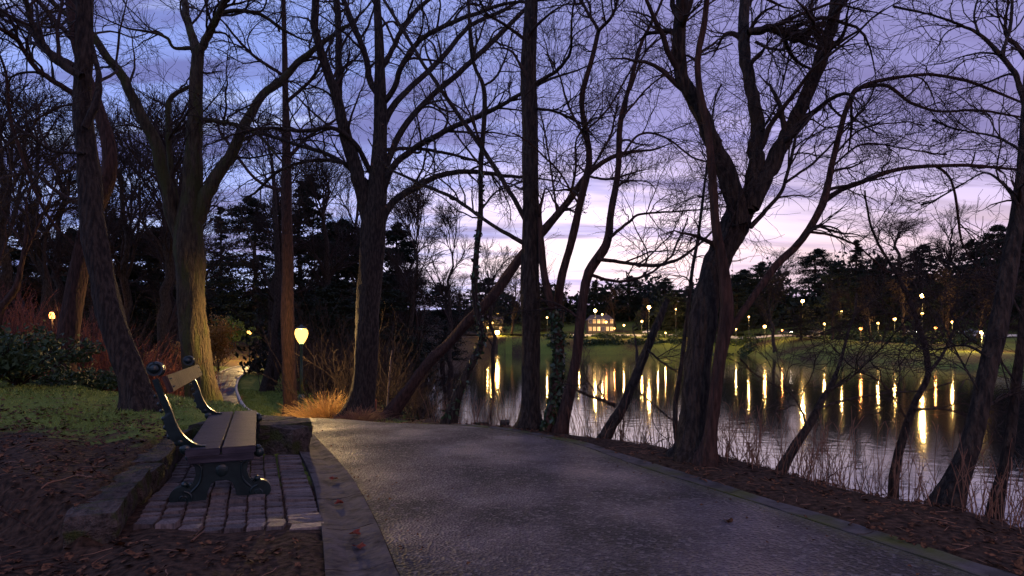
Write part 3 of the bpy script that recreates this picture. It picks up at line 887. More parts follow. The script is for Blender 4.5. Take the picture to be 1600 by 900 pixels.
park_lamp(X2, Y2, Z2, 3.6, 'distant lit lamp post beyond the far bend of the footpath', LAMPW, 8000, gr=1.6)
# the lamp behind the photographer that lights the setts and trunks
park_lamp(4.6, -4.5, 4.2, 4.2, 'lit lamp post on the verge behind the viewpoint', LAMPW, 720, (1, .50, .30))

# ------------------------------------------------------------------ traced trees
RT = np.random.RandomState(77)
def limb_world(pts, Y, dy, n, ext=0.0, rmin=.006):
    """pts: (px,py,width_px) along the limb -> world polyline with radii. dy: depth drift along it"""
    p = np.array(pts, float)
    C = catmull(p, n)
    s = np.linspace(0, 1, n)
    YY = (Y if np.isscalar(Y) else np.interp(s, [0, 1], Y)) + dy * s ** 1.3
    X = (C[:, 0] - 800) / FPX * YY; Z = EYE - (C[:, 1] - HOR) / FPX * YY
    W = np.array([(X[i], YY[i], Z[i]) for i in range(n)])
    r = np.maximum(C[:, 2] / FPX * YY * .465, rmin)
    if ext:
        d = norm(W[-1] - W[-3]); m = 7
        e = [W[-1]]; rng = RT
        for j in range(m):
            d = norm(d + rng.randn(3) * .10 + np.array([0, 0, .03])); e.append(e[-1] + d * ext / m)
        W = np.vstack([W, e[1:]]); r = np.r_[r, np.linspace(r[-1], max(r[-1] * .25, .01), m + 1)[1:]]
    return W, r

TREE_N = [0]
def tree(label, Y, limbs, bark=BARK, k1=16, k2=7, k3=5, L1=(1.2, 3.0), L2=(.5, 1.3), L3=(.2, .6), name='bare_tree', up=.25, flare=1.0,
         seed=None, droop=0.0, tw=TWIG, trunk_tw=.35, ivy=0, leaves=0, ground=True, twr=1.0, group='bare trees'):
    """limbs: list of (pts, dy, ext, start) — the first is the trunk. Each limb is its own part."""
    rng = np.random.RandomState(seed if seed is not None else 100 + TREE_N[0]); TREE_N[0] += 1
    W0_, r0 = limb_world(limbs[0][0], Y, limbs[0][1], 34, limbs[0][2])
    base = W0_[0].copy()
    if ground:   # roots go into the soil
        zg = gz(base[0], base[1])
        base[2] = zg
        add = W0_[0] + (W0_[0] - W0_[1]) * .3; add[2] = min(zg, W0_[0][2]) - .3
        W0_ = np.vstack([add, W0_]); r0 = np.r_[r0[0] * 1.25, r0]
    t = thing(name, label, 'tree', tuple(base), 0, group)
    T = Tubes(); 
    # finer rings for a lumpy trunk with a root flare
    s = np.linspace(0, 1, len(W0_)); s2 = np.linspace(0, 1, 90)
    Wf = np.stack([np.interp(s2, s, W0_[:, i]) for i in range(3)], 1); rf = np.interp(s2, s, r0)
    hz = Wf[:, 2] - base[2]
    rf = rf * (1 + .36 * flare * np.exp(-np.clip(hz, 0, 9) / .17)) * (1 + .05 * np.sin(s2 * 37 + rng.rand() * 6) * np.sin(s2 * 17))
    T.add(Wf, rf, 22)
    obj('trunk', T.mesh('trunk', base, .12, rng, root=base[2]), bark, t, True)
    allP, allr = [], []
    def rs(P, r, n=24):
        s = np.linspace(0, 1, len(P)); q = np.linspace(0, 1, n)
        return np.stack([np.interp(q, s, P[:, i]) for i in range(3)], 1), np.interp(q, s, r)
    allP.append(rs(W0_, r0)); 
    for L in limbs[1:]:
        Yst = L[3] if len(L) > 3 and L[3] is not None else Y
        W, r = limb_world(L[0], Yst, L[1], 26, L[2])
        # natural knobbliness
        nrm = rng.randn(len(W), 3) * (r[:, None] * .13); nrm[:3] = 0
        W = W + nrm
        T = Tubes(); sides = 12 if r.max() > .05 else (8 if r.max() > .025 else 6)
        s = np.linspace(0, 1, len(W)); s2 = np.linspace(0, 1, 48)
        T.add(np.stack([np.interp(s2, s, W[:, i]) for i in range(3)], 1), np.interp(s2, s, r), sides)
        obj('limb', T.mesh('limb', base, .09, rng), bark, t, True)
        allP.append(rs(W, r))
    # crown: branches, twigs, fine twigs
    T = Tubes(); k1 = max(3, int(round(k1 * .66))); k2 = max(2, int(round(k2 * .85))); k3 = int(round(k3 * .85)); twr *= .76
    P = np.array([a for a, _ in allP]); r = np.array([b for _, b in allP])
    P1, r1 = grow(P[:1], r[:1], max(2, int(k1 * trunk_tw)), .45, .98, L1, (.5, 1.2), up, 12, .19, .5, .035, .004 * twr, rng, droop)
    if len(P) > 1:
        Pb, rb = grow(P[1:], r[1:], k1, .18, 1.0, L1, (.45, 1.15), up, 12, .19, .55, .035, .004 * twr, rng, droop)
        P1 = np.concatenate([P1, Pb]); r1 = np.concatenate([r1, rb])
    P2, r2 = grow(P1, r1, k2, .12, 1.0, L2, (.4, 1.1), up * .6, 7, .22, .6, .012, .003 * twr, rng, droop)
    T.add(P1, r1, 5); T.add(P2, np.maximum(r2, .0035 * twr), 3)
    if k3:
        P3, r3 = grow(P2, r2, k3, .15, 1.0, L3, (.4, 1.0), .1, 4, .18, .7, .006, .0022 * twr, rng, droop)
        T.add(P3, np.maximum(r3, .0028 * twr), 3)
    else: P3 = P2
    obj('crown', T.mesh('crown', base), tw, t, kind='stuff')
    if leaves:
        tips = P3[rng.randint(0, len(P3), leaves), -1] + rng.randn(leaves, 3) * .02
        obj('clinging_leaves', leafquads(tips - base, .014, .03, rng), LEAFB, t)
    if ivy:
        k = rng.randint(0, len(Wf) // 2, ivy); a = rng.rand(ivy) * 2 * pi
        c = Wf[k] + np.stack([np.cos(a), np.sin(a), rng.randn(ivy) * .4], 1) * (rf[k] * rng.uniform(1.0, 1.35, ivy))[:, None]
        obj('ivy', leafquads(c - base, .03, .06, rng), IVY, t)
    return t

def leafquads(C, s0, s1, rng, flat=0.0, asp=.55):
    n = len(C)
    a = norm(rng.randn(n, 3)); 
    if flat: a[:, 2] *= (1 - flat); a = norm(a)
    b = norm(np.cross(a, rng.randn(n, 3)))
    if flat: b[:, 2] *= (1 - flat)
    s = rng.uniform(s0, s1, n)[:, None]
    tip = C + a * s; base_ = C - a * s
    V = np.stack([base_, C + b * s * asp, tip, C - b * s * asp], 1).reshape(-1, 3)
    return mesh_np('leaves', V, np.arange(4 * n).reshape(n, 4), 4)

# --- left side
tree('leaning bare tree with long smooth curved trunk on the mossy lawn left of the bench', 7.6,
     [([(222, 645, 50), (206, 590, 40), (185, 530, 40), (163, 450, 38), (147, 360, 36), (137, 260, 32), (129, 150, 27), (132, 60, 25), (133, -20, 23)], .3, 2.5),
      ([(133, 200, 12), (150, 160, 12), (155, 120, 9), (140, 60, 8), (120, 0, 7)], .6, 1.5),
      ([(128, 120, 14), (95, 100, 12), (73, 77, 10), (50, 35, 9), (38, -10, 8)], -.4, 1.2),
      ([(133, 240, 6), (80, 235, 5), (40, 210, 5), (0, 235, 4)], -.6, .6)], BARK, k1=14, k2=7, k3=5)
tree('dark bare tree rising behind the leaning lawn tree from among red shrubs', 11.5,
     [([(97, 592, 34), (108, 520, 30), (122, 430, 27), (140, 350, 25), (168, 280, 22), (170, 225, 20), (152, 165, 18), (128, 100, 16), (114, 40, 14), (108, -20, 12)], .0, 2.5),
      ([(118, 105, 12), (70, 75, 9), (40, 40, 8), (0, 20, 7)], 1.0, 1),
      ([(122, 150, 10), (60, 110, 8), (25, 60, 7), (0, 45, 6)], -1.0, 1),
      ([(112, 60, 9), (75, 20, 8), (45, -20, 7)], .5, 1.5),
      ([(150, 330, 7), (90, 300, 6), (50, 270, 5), (0, 280, 5)], .8, 1.2),
      ([(128, 395, 6), (70, 330, 5), (20, 200, 5), (10, 120, 4)], -.5, 1)], BARK_RED, k1=16, k2=7, k3=6)
tree('big forked bare tree with moss lit yellow at its foot behind the bench', 15.0,
     [([(322, 645, 58), (312, 590, 46), (303, 520, 44), (298, 450, 42), (296, 380, 46), (299, 310, 34), (303, 230, 25), (306, 150, 21), (309, 80, 19)], .0, .0),
      ([(309, 88, 17), (298, 50, 13), (289, 10, 11), (285, -30, 10)], .8, 3),
      ([(309, 88, 15), (325, 55, 12), (345, 15, 10), (360, -20, 9)], -.6, 3),
      ([(292, 400, 24), (272, 340, 22), (256, 275, 20), (240, 217, 19), (217, 173, 17), (195, 125, 15), (163, 83, 13), (140, 50, 11), (100, 20, 9), (60, -20, 8)], -1.2, 2),
      ([(284, 345, 11), (268, 270, 9), (263, 200, 9), (264, 157, 8), (277, 145, 7), (293, 137, 6)], .6, .4),
      ([(306, 345, 26), (335, 285, 21), (362, 240, 18), (385, 190, 15), (410, 150, 13), (440, 125, 12), (468, 95, 10), (500, 70, 8)], .9, 2),
      ([(302, 75, 7), (272, 75, 5), (262, 60, 5), (235, 50, 4), (200, 45, 3)], -.4, 1),
      ([(303, 185, 9), (360, 193, 7), (400, 208, 6), (430, 240, 4)], -.8, 1),
      ([(310, 90, 8), (340, 25, 7), (400, 20, 6), (440, 45, 5)], .6, 1)],
     BARK_MOSS, k1=16, k2=8, k3=6, L1=(1.4, 3.6), L2=(.6, 1.6), twr=1.4)
tree('straight reddish bare trunk close behind the glowing lamp post', 20.5,
     [([(457, 660, 27), (452, 600, 22), (450, 520, 21), (449, 420, 19), (448, 300, 16), (447, 200, 12), (445, 100, 9), (443, 0, 7)], 0, 3),
      ([(448, 250, 7), (480, 215, 5), (520, 190, 4)], 1, 1), ([(448, 300, 7), (400, 280, 5), (350, 215, 5)], 1, 1.4), ([(447, 160, 6), (490, 120, 5), (520, 60, 4)], -1, 1.5),
      ([(446, 120, 6), (400, 90, 5), (370, 60, 4)], -1, 1.5), ([(449, 210, 6), (420, 200, 5), (380, 220, 4)], 1, 1.4)], BARK_RED, k1=12, k2=8, k3=5, L1=(1.5, 3.6), L2=(.6, 1.7), L3=(.3, .8), twr=1.7)
tree('slim dark trunk leaning by the bend of the path beyond the grass verge', 33,
     [([(418, 595, 17), (424, 560, 12), (431, 500, 11), (434, 440, 10), (430, 330, 7), (425, 250, 5)], 0, 2),
      ([(431, 470, 5), (400, 400, 4), (380, 340, 3)], 1, 1)], BARK, k1=9, k2=7, k3=4, L1=(2, 4), L2=(.8, 2), L3=(.4, 1), twr=2.2)
# --- big centre-left beech
tree('massive grey trunk forking into many wide arching limbs beside the golden grass', 14.0,
     [([(562, 650, 46), (568, 600, 40), (574, 520, 39), (578, 440, 38), (582, 370, 40), (588, 310, 36), (592, 250, 26), (595, 180, 21), (593, 100, 17), (590, 20, 13), (588, -20, 12)], .0, 4),
      ([(577, 340, 28), (560, 275, 24), (543, 225, 21), (531, 175, 18), (517, 124, 16), (500, 75, 14), (492, 30, 13), (495, -15, 12)], -1.0, 4),
      ([(530, 172, 13), (529, 120, 12), (529, 60, 11), (526, -10, 10)], .8, 3),
      ([(597, 285, 13), (612, 235, 11), (640, 187, 10), (684, 142, 9), (720, 111, 9), (770, 65, 8), (815, 20, 7)], 1.4, 2),
      ([(598, 300, 12), (615, 258, 11), (649, 231, 10), (702, 202, 9), (756, 178, 8), (810, 150, 6)], -1.2, 2),
      ([(594, 350, 14), (612, 318, 12), (649, 293, 11), (684, 275, 9), (735, 268, 8), (790, 275, 6)], 1.0, 1.5),
      ([(597, 200, 12), (612, 170, 11), (640, 138, 9), (675, 105, 9), (700, 80, 8), (735, 40, 7), (790, 15, 6)], 2.0, 2),
      ([(595, 165, 11), (615, 140, 9), (632, 95, 9), (660, 60, 8), (700, 38, 7), (760, 15, 6)], -1.6, 2),
      ([(594, 110, 10), (612, 80, 8), (631, 40, 8), (652, 15, 7), (680, -10, 6)], 1.0, 2),
      ([(592, 150, 12), (578, 125, 11), (572, 89, 10), (553, 40, 9), (535, -5, 8)], 1.2, 2.5),
      ([(580, 270, 9), (555, 225, 8), (520, 200, 7), (470, 205, 6), (420, 200, 5), (380, 205, 4)], -2.0, 1),
      ([(575, 285, 8), (520, 245, 7), (460, 225, 6), (400, 205, 5)], 1.4, 1),
      ([(560, 260, 7), (500, 250, 6), (440, 265, 5), (400, 300, 4)], 1.9, 1),
      ([(596, 235, 7), (640, 232, 6), (690, 238, 5), (740, 250, 4)], 1.5, 1)],
     BARK, k1=15, k2=8, k3=6, L1=(1.2, 3.4), L2=(.5, 1.5), L3=(.2, .7), twr=1.35, leaves=900)
tree('long trunk leaning right from the left bank over the water toward the pink sky', 13.4,
     [([(608, 650, 22), (640, 607, 19), (670, 567, 18), (700, 538, 17), (729, 504, 17), (771, 462, 17), (816, 398, 16), (848, 362, 14), (891, 311, 11), (918, 272, 9), (962, 243, 7), (1010, 235, 4)], -.8, .6),
      ([(891, 311, 5), (900, 260, 4), (900, 220, 3), (920, 190, 3)], -.3, .5), ([(918, 275, 4), (950, 280, 4), (990, 270, 3)], .5, .5),
      ([(905, 295, 4), (950, 220, 4), (960, 185, 3)], .4, .5), ([(870, 330, 4), (860, 260, 3), (850, 200, 3)], .4, .6)],
     BARK_RED, k1=22, k2=9, k3=6, L1=(.5, 1.5), L2=(.2, .6), L3=(.1, .3), trunk_tw=.8, leaves=1500, twr=.9, flare=.3)
tree('slender wavy trunk with ivy at its foot, left of the black trunk', 9.4,
     [([(700, 663, 20), (714, 620, 17), (731, 580, 14), (754, 533, 12), (747, 497, 11), (741, 458, 10), (743, 416, 10), (746, 380, 9), (751, 333, 9), (751, 267, 8), (757, 178, 8), (755, 133, 7), (739, 98, 6), (734, 40, 6), (731, -15, 5)], .0, 2),
      ([(755, 135, 4), (775, 120, 4), (790, 90, 3)], .5, .6), ([(750, 330, 4), (775, 300, 3), (800, 290, 3)], .5, .6), ([(752, 260, 4), (720, 220, 3), (700, 190, 3)], -.5, .6)],
     BARK, k1=10, k2=6, k3=5, L1=(.5, 1.6), L2=(.3, .7), ivy=300, twr=.9)
tree('tall straight black trunk in the middle with two long limbs reaching left', 8.4,
     [([(826, 678, 40), (829, 630, 32), (829, 560, 30), (829, 480, 31), (829, 400, 31), (829, 300, 27), (828, 200, 26), (826, 120, 27), (828, 50, 24), (830, -20, 22)], .1, 4),
      ([(824, 350, 9), (798, 302, 8), (753, 231, 8), (700, 156, 7), (665, 105, 6), (631, 50, 6), (600, 0, 5)], 1.2, 1.5),
      ([(818, 380, 8), (770, 352, 6), (711, 311, 6), (660, 288, 5), (613, 267, 4)], 1.0, .8),
      ([(838, 130, 7), (870, 110, 6), (890, 85, 5), (893, 60, 4)], -.8, .6),
      ([(818, 60, 6), (790, 40, 5), (760, 20, 4), (745, -10, 4)], -.8, 1),
      ([(840, 170, 5), (870, 175, 4), (900, 190, 3)], .5, .8)],
     BARK, k1=12, k2=7, k3=6, L1=(.6, 2.0), L2=(.3, .9), trunk_tw=.6, leaves=400)
tree('ivy clad slim trunk pressed against the right side of the black trunk', 8.1,
     [([(853, 682, 20), (864, 640, 17), (871, 590, 16), (873, 545, 15), (868, 504, 14), (858, 465, 13), (848, 410, 12), (843, 340, 8)], .25, .5)],
     BARK_RED, k1=12, k2=5, k3=4, L1=(.3, .8), L2=(.2, .4), ivy=800, flare=.5)
tree('slender trunk forking near the top of the picture just right of the black trunk', 8.3,
     [([(866, 676, 17), (872, 610, 14), (876, 555, 14), (870, 500, 14), (878, 433, 14), (892, 380, 13), (909, 307, 12), (921, 249, 11), (914, 200, 9), (909, 150, 9), (925, 92, 8), (936, 46, 7)], .3, 0),
      ([(936, 48, 6), (920, 22, 5), (904, -5, 5)], .3, 1.5), ([(936, 48, 6), (958, 22, 5), (966, -5, 4)], -.3, 1.5),
      ([(918, 220, 4), (890, 170, 4), (875, 120, 3)], .5, .8), ([(915, 205, 4), (950, 170, 3), (985, 110, 3)], .4, .8), ([(905, 320, 4), (875, 270, 3), (850, 245, 3)], -.4, .6)],
     BARK_RED, k1=13, k2=7, k3=6, L1=(.6, 1.9), L2=(.25, .8))
tree('reddish S curved trunk standing on the bank before the pink reflection', 8.0,
     [([(872, 684, 22), (889, 620, 19), (900, 560, 16), (908, 490, 16), (920, 425, 16), (948, 382, 15), (954, 335, 11), (966, 267, 10), (969, 191, 9), (988, 120, 7), (1002, 67, 6), (1029, 15, 4), (1040, -20, 4)], .3, 1.2),
      ([(952, 372, 6), (985, 345, 5), (1000, 335, 4), (1060, 330, 3)], .5, .8),
      ([(932, 405, 7), (975, 410, 6), (1020, 415, 6), (1060, 405, 5), (1095, 380, 4)], -.3, .8),
      ([(925, 430, 6), (965, 440, 5), (1010, 430, 4), (1050, 400, 4)], .6, .8),
      ([(967, 250, 4), (1000, 210, 4), (1040, 215, 3), (1080, 245, 3)], .5, .8),
      ([(975, 180, 4), (1020, 130, 3), (1070, 100, 3)], .4, .8), ([(985, 140, 4), (1010, 80, 3), (1060, 40, 3)], -.4, .8),
      ([(908, 500, 5), (880, 480, 4), (850, 470, 3)], .3, .4)],
     BARK_RED, k1=13, k2=7, k3=6, L1=(.6, 1.9), L2=(.25, .8))
tree('dead leaning trunk with one broken side branch low over the water', 7.4,
     [([(938, 698, 20), (955, 665, 17), (972, 638, 16), (1000, 572, 15), (1017, 530, 13), (1031, 497, 12), (1043, 468, 9)], .3, 0),
      ([(962, 634, 7), (945, 627, 6), (925, 620, 5), (900, 609, 4)], -.2, 0), ([(1010, 545, 4), (1040, 570, 3), (1090, 600, 3)], -.3, .4), ([(985, 600, 4), (1030, 640, 3), (1080, 680, 2)], -.4, .2)],
     BARK, k1=7, k2=4, k3=3, L1=(.4, 1.1), L2=(.2, .5), droop=-.03, flare=.5)
tree('thin pole like stem just left of the big forked tree on the bank', 6.9,
     [([(1060, 708, 10), (1055, 640, 8), (1066, 560, 7), (1074, 487, 6), (1082, 420, 6), (1090, 375, 5), (1102, 280, 4), (1110, 220, 3)], .3, .8)],
     BARK, k1=20, k2=6, k3=4, L1=(.3, 1.0), L2=(.2, .5), up=0, trunk_tw=1, flare=.4)
# --- big right-centre tree
tree('great bare tree with three thick limbs spreading upward right of centre on the bank', 6.0,
     [([(1082, 722, 56), (1084, 660, 46), (1089, 590, 44), (1096, 520, 44), (1108, 450, 44), (1130, 390, 44), (1150, 345, 46), (1166, 312, 40)], .2, 0),
      ([(1158, 350, 30), (1140, 285, 32), (1121, 240, 28), (1097, 180, 25), (1068, 128, 22), (1061, 60, 22), (1066, -15, 21)], -.3, 2.5),
      ([(1168, 330, 26), (1178, 270, 27), (1184, 200, 23), (1172, 130, 19), (1163, 75, 19), (1165, -15, 16)], .5, 2.5),
      ([(1172, 325, 30), (1202, 262, 28), (1228, 212, 25), (1255, 160, 22), (1278, 105, 22), (1292, 55, 20), (1312, -10, 18)], .2, 2.5),
      ([(1168, 50, 9), (1185, 48, 13), (1205, 44, 13), (1225, 52, 16), (1250, 60, 16), (1272, 42, 10), (1290, 36, 8)], .0, 0),
      ([(1172, 355, 9), (1200, 325, 7), (1225, 290, 6), (1245, 205, 5), (1249, 195, 4)], .5, .6),
      ([(1228, 285, 5), (1270, 255, 4), (1310, 215, 3), (1345, 175, 3)], .4, .6),
      ([(1180, 65, 5), (1200, 75, 5), (1220, 78, 4)], -.2, .1),
      ([(1126, 395, 5), (1160, 300, 3), (1165, 290, 3)], -.2, .1),
      ([(1190, 205, 5), (1215, 160, 3), (1230, 100, 3)], .3, .5)],
     BARK, k1=13, k2=7, k3=6, L1=(.5, 1.9), L2=(.25, .8), L3=(.1, .45), twr=.85)
tree('reddish twin trunk before the great tree with long limbs arching right over the lake', 5.75,
     [([(1104, 728, 30), (1110, 680, 22), (1117, 620, 20), (1125, 560, 20), (1135, 500, 22), (1134, 450, 20), (1127, 400, 17), (1118, 350, 15), (1112, 270, 13), (1106, 200, 12), (1093, 140, 11), (1090, 90, 10), (1100, 40, 10), (1106, -15, 9)], -.1, 2),
      ([(1130, 535, 13), (1155, 495, 12), (1180, 460, 12), (1215, 410, 13), (1249, 380, 13), (1270, 350, 12), (1289, 310, 13), (1297, 270, 10), (1312, 205, 9), (1325, 160, 8), (1340, 137, 8), (1364, 127, 7), (1400, 122, 6), (1449, 116, 5), (1511, 126, 5), (1560, 145, 4), (1620, 170, 3)], 1.2, .5),
      ([(1345, 137, 6), (1382, 133, 6), (1405, 147, 5), (1422, 160, 5), (1467, 174, 4), (1529, 172, 4), (1600, 184, 3)], .3, .5, 6.6),
      ([(1291, 312, 10), (1315, 296, 8), (1347, 284, 8), (1385, 270, 7), (1422, 262, 7), (1470, 259, 6), (1511, 258, 6), (1560, 262, 5), (1620, 268, 4)], .2, .6, 6.6),
      ([(1462, 260, 4), (1480, 272, 4), (1492, 300, 4), (1497, 340, 4), (1503, 378, 3), (1520, 410, 2)], .3, .2, 6.75),
      ([(1265, 362, 5), (1300, 368, 4), (1340, 385, 3), (1380, 420, 3)], .3, .3, 6.4),
      ([(1330, 150, 5), (1330, 200, 4), (1325, 240, 2)], .1, 0, 6.5),
      ([(1305, 240, 4), (1350, 200, 3), (1420, 190, 2)], .5, .3, 6.5),
      ([(1300, 260, 4), (1350, 225, 3), (1430, 235, 2)], -.4, .3, 6.6)],
     BARK_RED, k1=13, k2=7, k3=6, L1=(.4, 1.5), L2=(.2, .7), L3=(.1, .4), twr=.8, up=.1)
# --- right bank
tree('short trunk leaning right over the reeds, right of the twin trunk', 5.7,
     [([(1212, 752, 17), (1235, 708, 14), (1259, 672, 13), (1280, 635, 11), (1292, 612, 9), (1310, 575, 6), (1325, 520, 4)], .4, .5),
      ([(1275, 640, 5), (1320, 625, 4), (1380, 615, 3), (1450, 610, 2)], .4, .4), ([(1290, 612, 4), (1330, 590, 3), (1390, 530, 2)], -.3, .5), ([(1262, 668, 4), (1240, 620, 3), (1190, 590, 2)], .3, .3)],
     BARK, k1=10, k2=6, k3=4, L1=(.4, 1.3), L2=(.2, .6), droop=-.02, flare=.5)
tree('dark crooked young tree growing from the far edge of the reeds', 6.6,
     [([(1396, 752, 16), (1405, 705, 13), (1416, 666, 12), (1432, 625, 10), (1450, 585, 9), (1442, 530, 8), (1422, 471, 7), (1402, 430, 6), (1380, 395, 4)], .3, .8),
      ([(1446, 590, 6), (1475, 550, 5), (1500, 500, 3), (1530, 470, 2)], .4, .6), ([(1420, 660, 4), (1380, 600, 3), (1340, 580, 2)], .3, .4),
      ([(1428, 640, 5), (1480, 640, 4), (1540, 660, 3), (1580, 700, 2)], -.3, .4), ([(1436, 510, 4), (1390, 490, 3), (1330, 500, 2)], .3, .5)],
     BARK, k1=13, k2=7, k3=4, L1=(.4, 1.5), L2=(.2, .7), flare=.5)
tree('large leaning trunk near the right edge with bare branches reaching back over the lake', 4.5,
     [([(1476, 812, 40), (1487, 775, 33), (1502, 735, 30), (1518, 690, 29), (1530, 640, 27), (1545, 575, 27), (1560, 505, 26), (1578, 410, 24), (1592, 330, 22), (1604, 220, 20), (1612, 100, 18), (1618, -20, 16)], .2, 2.5),
      ([(1604, 190, 9), (1598, 151, 9), (1587, 116, 8), (1562, 84, 7), (1529, 53, 5), (1493, 36, 4), (1453, 22, 3)], .3, .3),
      ([(1564, 86, 5), (1578, 44, 5), (1582, -10, 4)], .2, .8), ([(1530, 54, 4), (1522, 25, 3), (1530, -10, 3)], .2, .6),
      ([(1590, 320, 6), (1570, 290, 5), (1540, 270, 3), (1500, 290, 2)], .4, .4), ([(1602, 240, 5), (1560, 215, 4), (1510, 205, 3)], .4, .4),
      ([(1548, 560, 5), (1510, 540, 4), (1470, 545, 3)], .4, .5), ([(1534, 640, 5), (1570, 620, 4), (1610, 610, 3)], .2, .5),
      ([(1535, 620, 4), (1500, 560, 3), (1470, 500, 2)], .5, .5)],
     BARK, k1=14, k2=7, k3=5, L1=(.3, 1.2), L2=(.15, .5), L3=(.08, .3), twr=.75)
tree('upright trunk at the right edge standing right of the large leaning trunk', 4.7,
     [([(1553, 815, 22), (1562, 765, 17), (1572, 720, 16), (1582, 650, 15), (1590, 580, 13), (1600, 500, 12), (1612, 400, 11), (1630, 200, 9)], .3, 1.5),
      ([(1588, 600, 4), (1560, 560, 3), (1530, 540, 2)], .3, .4), ([(1600, 500, 4), (1570, 450, 3), (1530, 430, 2)], .3, .4)],
     BARK, k1=10, k2=6, k3=4, L1=(.3, 1.1), L2=(.15, .5), L3=(.08, .3), twr=.75, flare=.6)
# --- left background individuals
tree('pale young tree with curved stem at the left edge above the red shrubs', 10.5,
     [([(-14, 560, 14), (0, 488, 11), (15, 465, 10), (27, 444, 9), (36, 400, 7), (41, 370, 6), (42, 338, 4)], .0, .6),
      ([(36, 405, 4), (60, 350, 4), (80, 310, 3)], .3, .5), ([(4, 480, 5), (-5, 430, 4), (8, 380, 3)], .4, .5), ([(38, 388, 3), (10, 340, 3), (-10, 300, 2)], .2, .5)],
     BARK_RED, k1=14, k2=7, k3=5, L1=(.4, 1.4), L2=(.2, .7), twr=1.1)
tree('small pale sapling with thin side twigs between the golden grass and the water', 14.6,
     [([(604, 645, 4), (606, 620, 3), (608, 590, 3), (610, 565, 2)], 0, .3)], mat('sapling_bark', (.25, .18, .12), .7), k1=16, k2=3, k3=0, L1=(.2, .6), L2=(.1, .25), trunk_tw=1.6, tw=TWIG, twr=1.2, flare=0)

# ------------------------------------------------------------------ background trees (prototypes, then copies)
def proto_bare(seed, h, spread, kl=10, tw=2.6, upright=.5, leavesn=0, k2=6, k3=4):
    rng = np.random.RandomState(seed)
    n = 20; P = np.zeros((1, n, 3)); P[0, :, 2] = np.linspace(-.5, h * .8, n)
    P[0, :, :2] = np.cumsum(rng.randn(n, 2) * h * .008, 0); P[0, :, :2] -= P[0, 1, :2]
    r = np.linspace(h * .02, h * .005, n)[None]
    t = thing('bare_tree', 'x', 'tree', (0, 0, 0))
    T = Tubes(); T.add(P, r, 9); obj('trunk', T.mesh('trunk', (0, 0, 0), .08, rng), BARK, t, True)
    P1, r1 = grow(P, r, kl, .22, .98, (h * .25 * spread, h * .48 * spread), (.4, .95), upright, 12, .09, .55, .12, .02, rng, .03)
    P2, r2 = grow(P1, r1, 9, .15, 1, (h * .10, h * .22), (.35, .9), .25, 8, .12, .6, .05, .008 * tw, rng)
    P3, r3 = grow(P2, r2, k2, .12, 1, (h * .05, h * .11), (.35, .9), .15, 5, .15, .6, .02, .005 * tw, rng)
    T = Tubes(); T.add(P1, r1, 6); T.add(P2, r2, 4); T.add(P3, np.maximum(r3, .004 * tw), 3)
    if k3:
        P4, r4 = grow(P3, r3, k3, .2, 1, (h * .03, h * .06), (.35, .9), .1, 3, .15, .7, .01, .004 * tw, rng)
        T.add(P4, np.maximum(r4, .0035 * tw), 3)
    obj('crown', T.mesh('crown'), TWIG, t, kind='stuff')
    return t
def proto_ever(seed, h, w, n=5200, conic=.5):
    rng = np.random.RandomState(seed)
    t = thing('evergreen_tree', 'x', 'tree', (0, 0, 0))
    P = np.zeros((1, 12, 3)); P[0, :, 2] = np.linspace(-.5, h * .96, 12); P[0, :, :2] = np.cumsum(rng.randn(12, 2) * .05, 0)
    T = Tubes(); T.add(P, np.linspace(h * .02, h * .003, 12)[None], 8); obj('trunk', T.mesh('trunk', (0, 0, 0), .05, rng), BARK, t, True)
    # tiers of drooping boughs carrying needle sprays
    nb = 130; zb = rng.uniform(.08, .97, nb) ** .9 * h
    f = 1 - (zb / h); rad = w * (conic * f + (1 - conic) * np.sqrt(np.clip(1 - (2 * zb / h - .9) ** 2 * .95, .02, 1))) * rng.uniform(.55, 1.1, nb)
    a = rng.rand(nb) * 2 * pi
    tip = np.stack([rad * np.cos(a), rad * np.sin(a), zb - rad * .12 + rng.randn(nb) * .2], 1)
    root = np.stack([zb * 0, zb * 0, zb], 1)
    B = root[:, None] * (1 - np.linspace(0, 1, 6)[None, :, None]) + tip[:, None] * np.linspace(0, 1, 6)[None, :, None]
    B += rng.randn(*B.shape) * .06
    T = Tubes(); T.add(B, np.linspace(.05, .015, 6)[None] * np.ones((nb, 1)), 4); obj('boughs', T.mesh('boughs'), TWIG, t, kind='stuff')
    k = rng.randint(0, nb, n); s = rng.uniform(.15, 1.0, n) ** .7
    C = root[k] * (1 - s[:, None]) + tip[k] * s[:, None] + rng.randn(n, 3) * np.array([.26, .26, .12]) * (.45 + rad[k][:, None] * .25)
    obj('crown', leafquads(C, .07, .19, rng, flat=.4, asp=.38), EVER, t, kind='stuff')
    return t
ev = [proto_ever(1, 14, 3.4, 20000, .45), proto_ever(2, 12, 3.8, 20000, .25), proto_ever(3, 16, 3.0, 17000, .8)]
br = [proto_bare(21, 14, 1.0, tw=2.0), proto_bare(22, 12, 1.2, 9, tw=2.0), proto_bare(23, 17, .8, 12, upright=.9, tw=2.0), proto_bare(24, 10, 1.2, 10, 1.9, .6)]
USED = {}
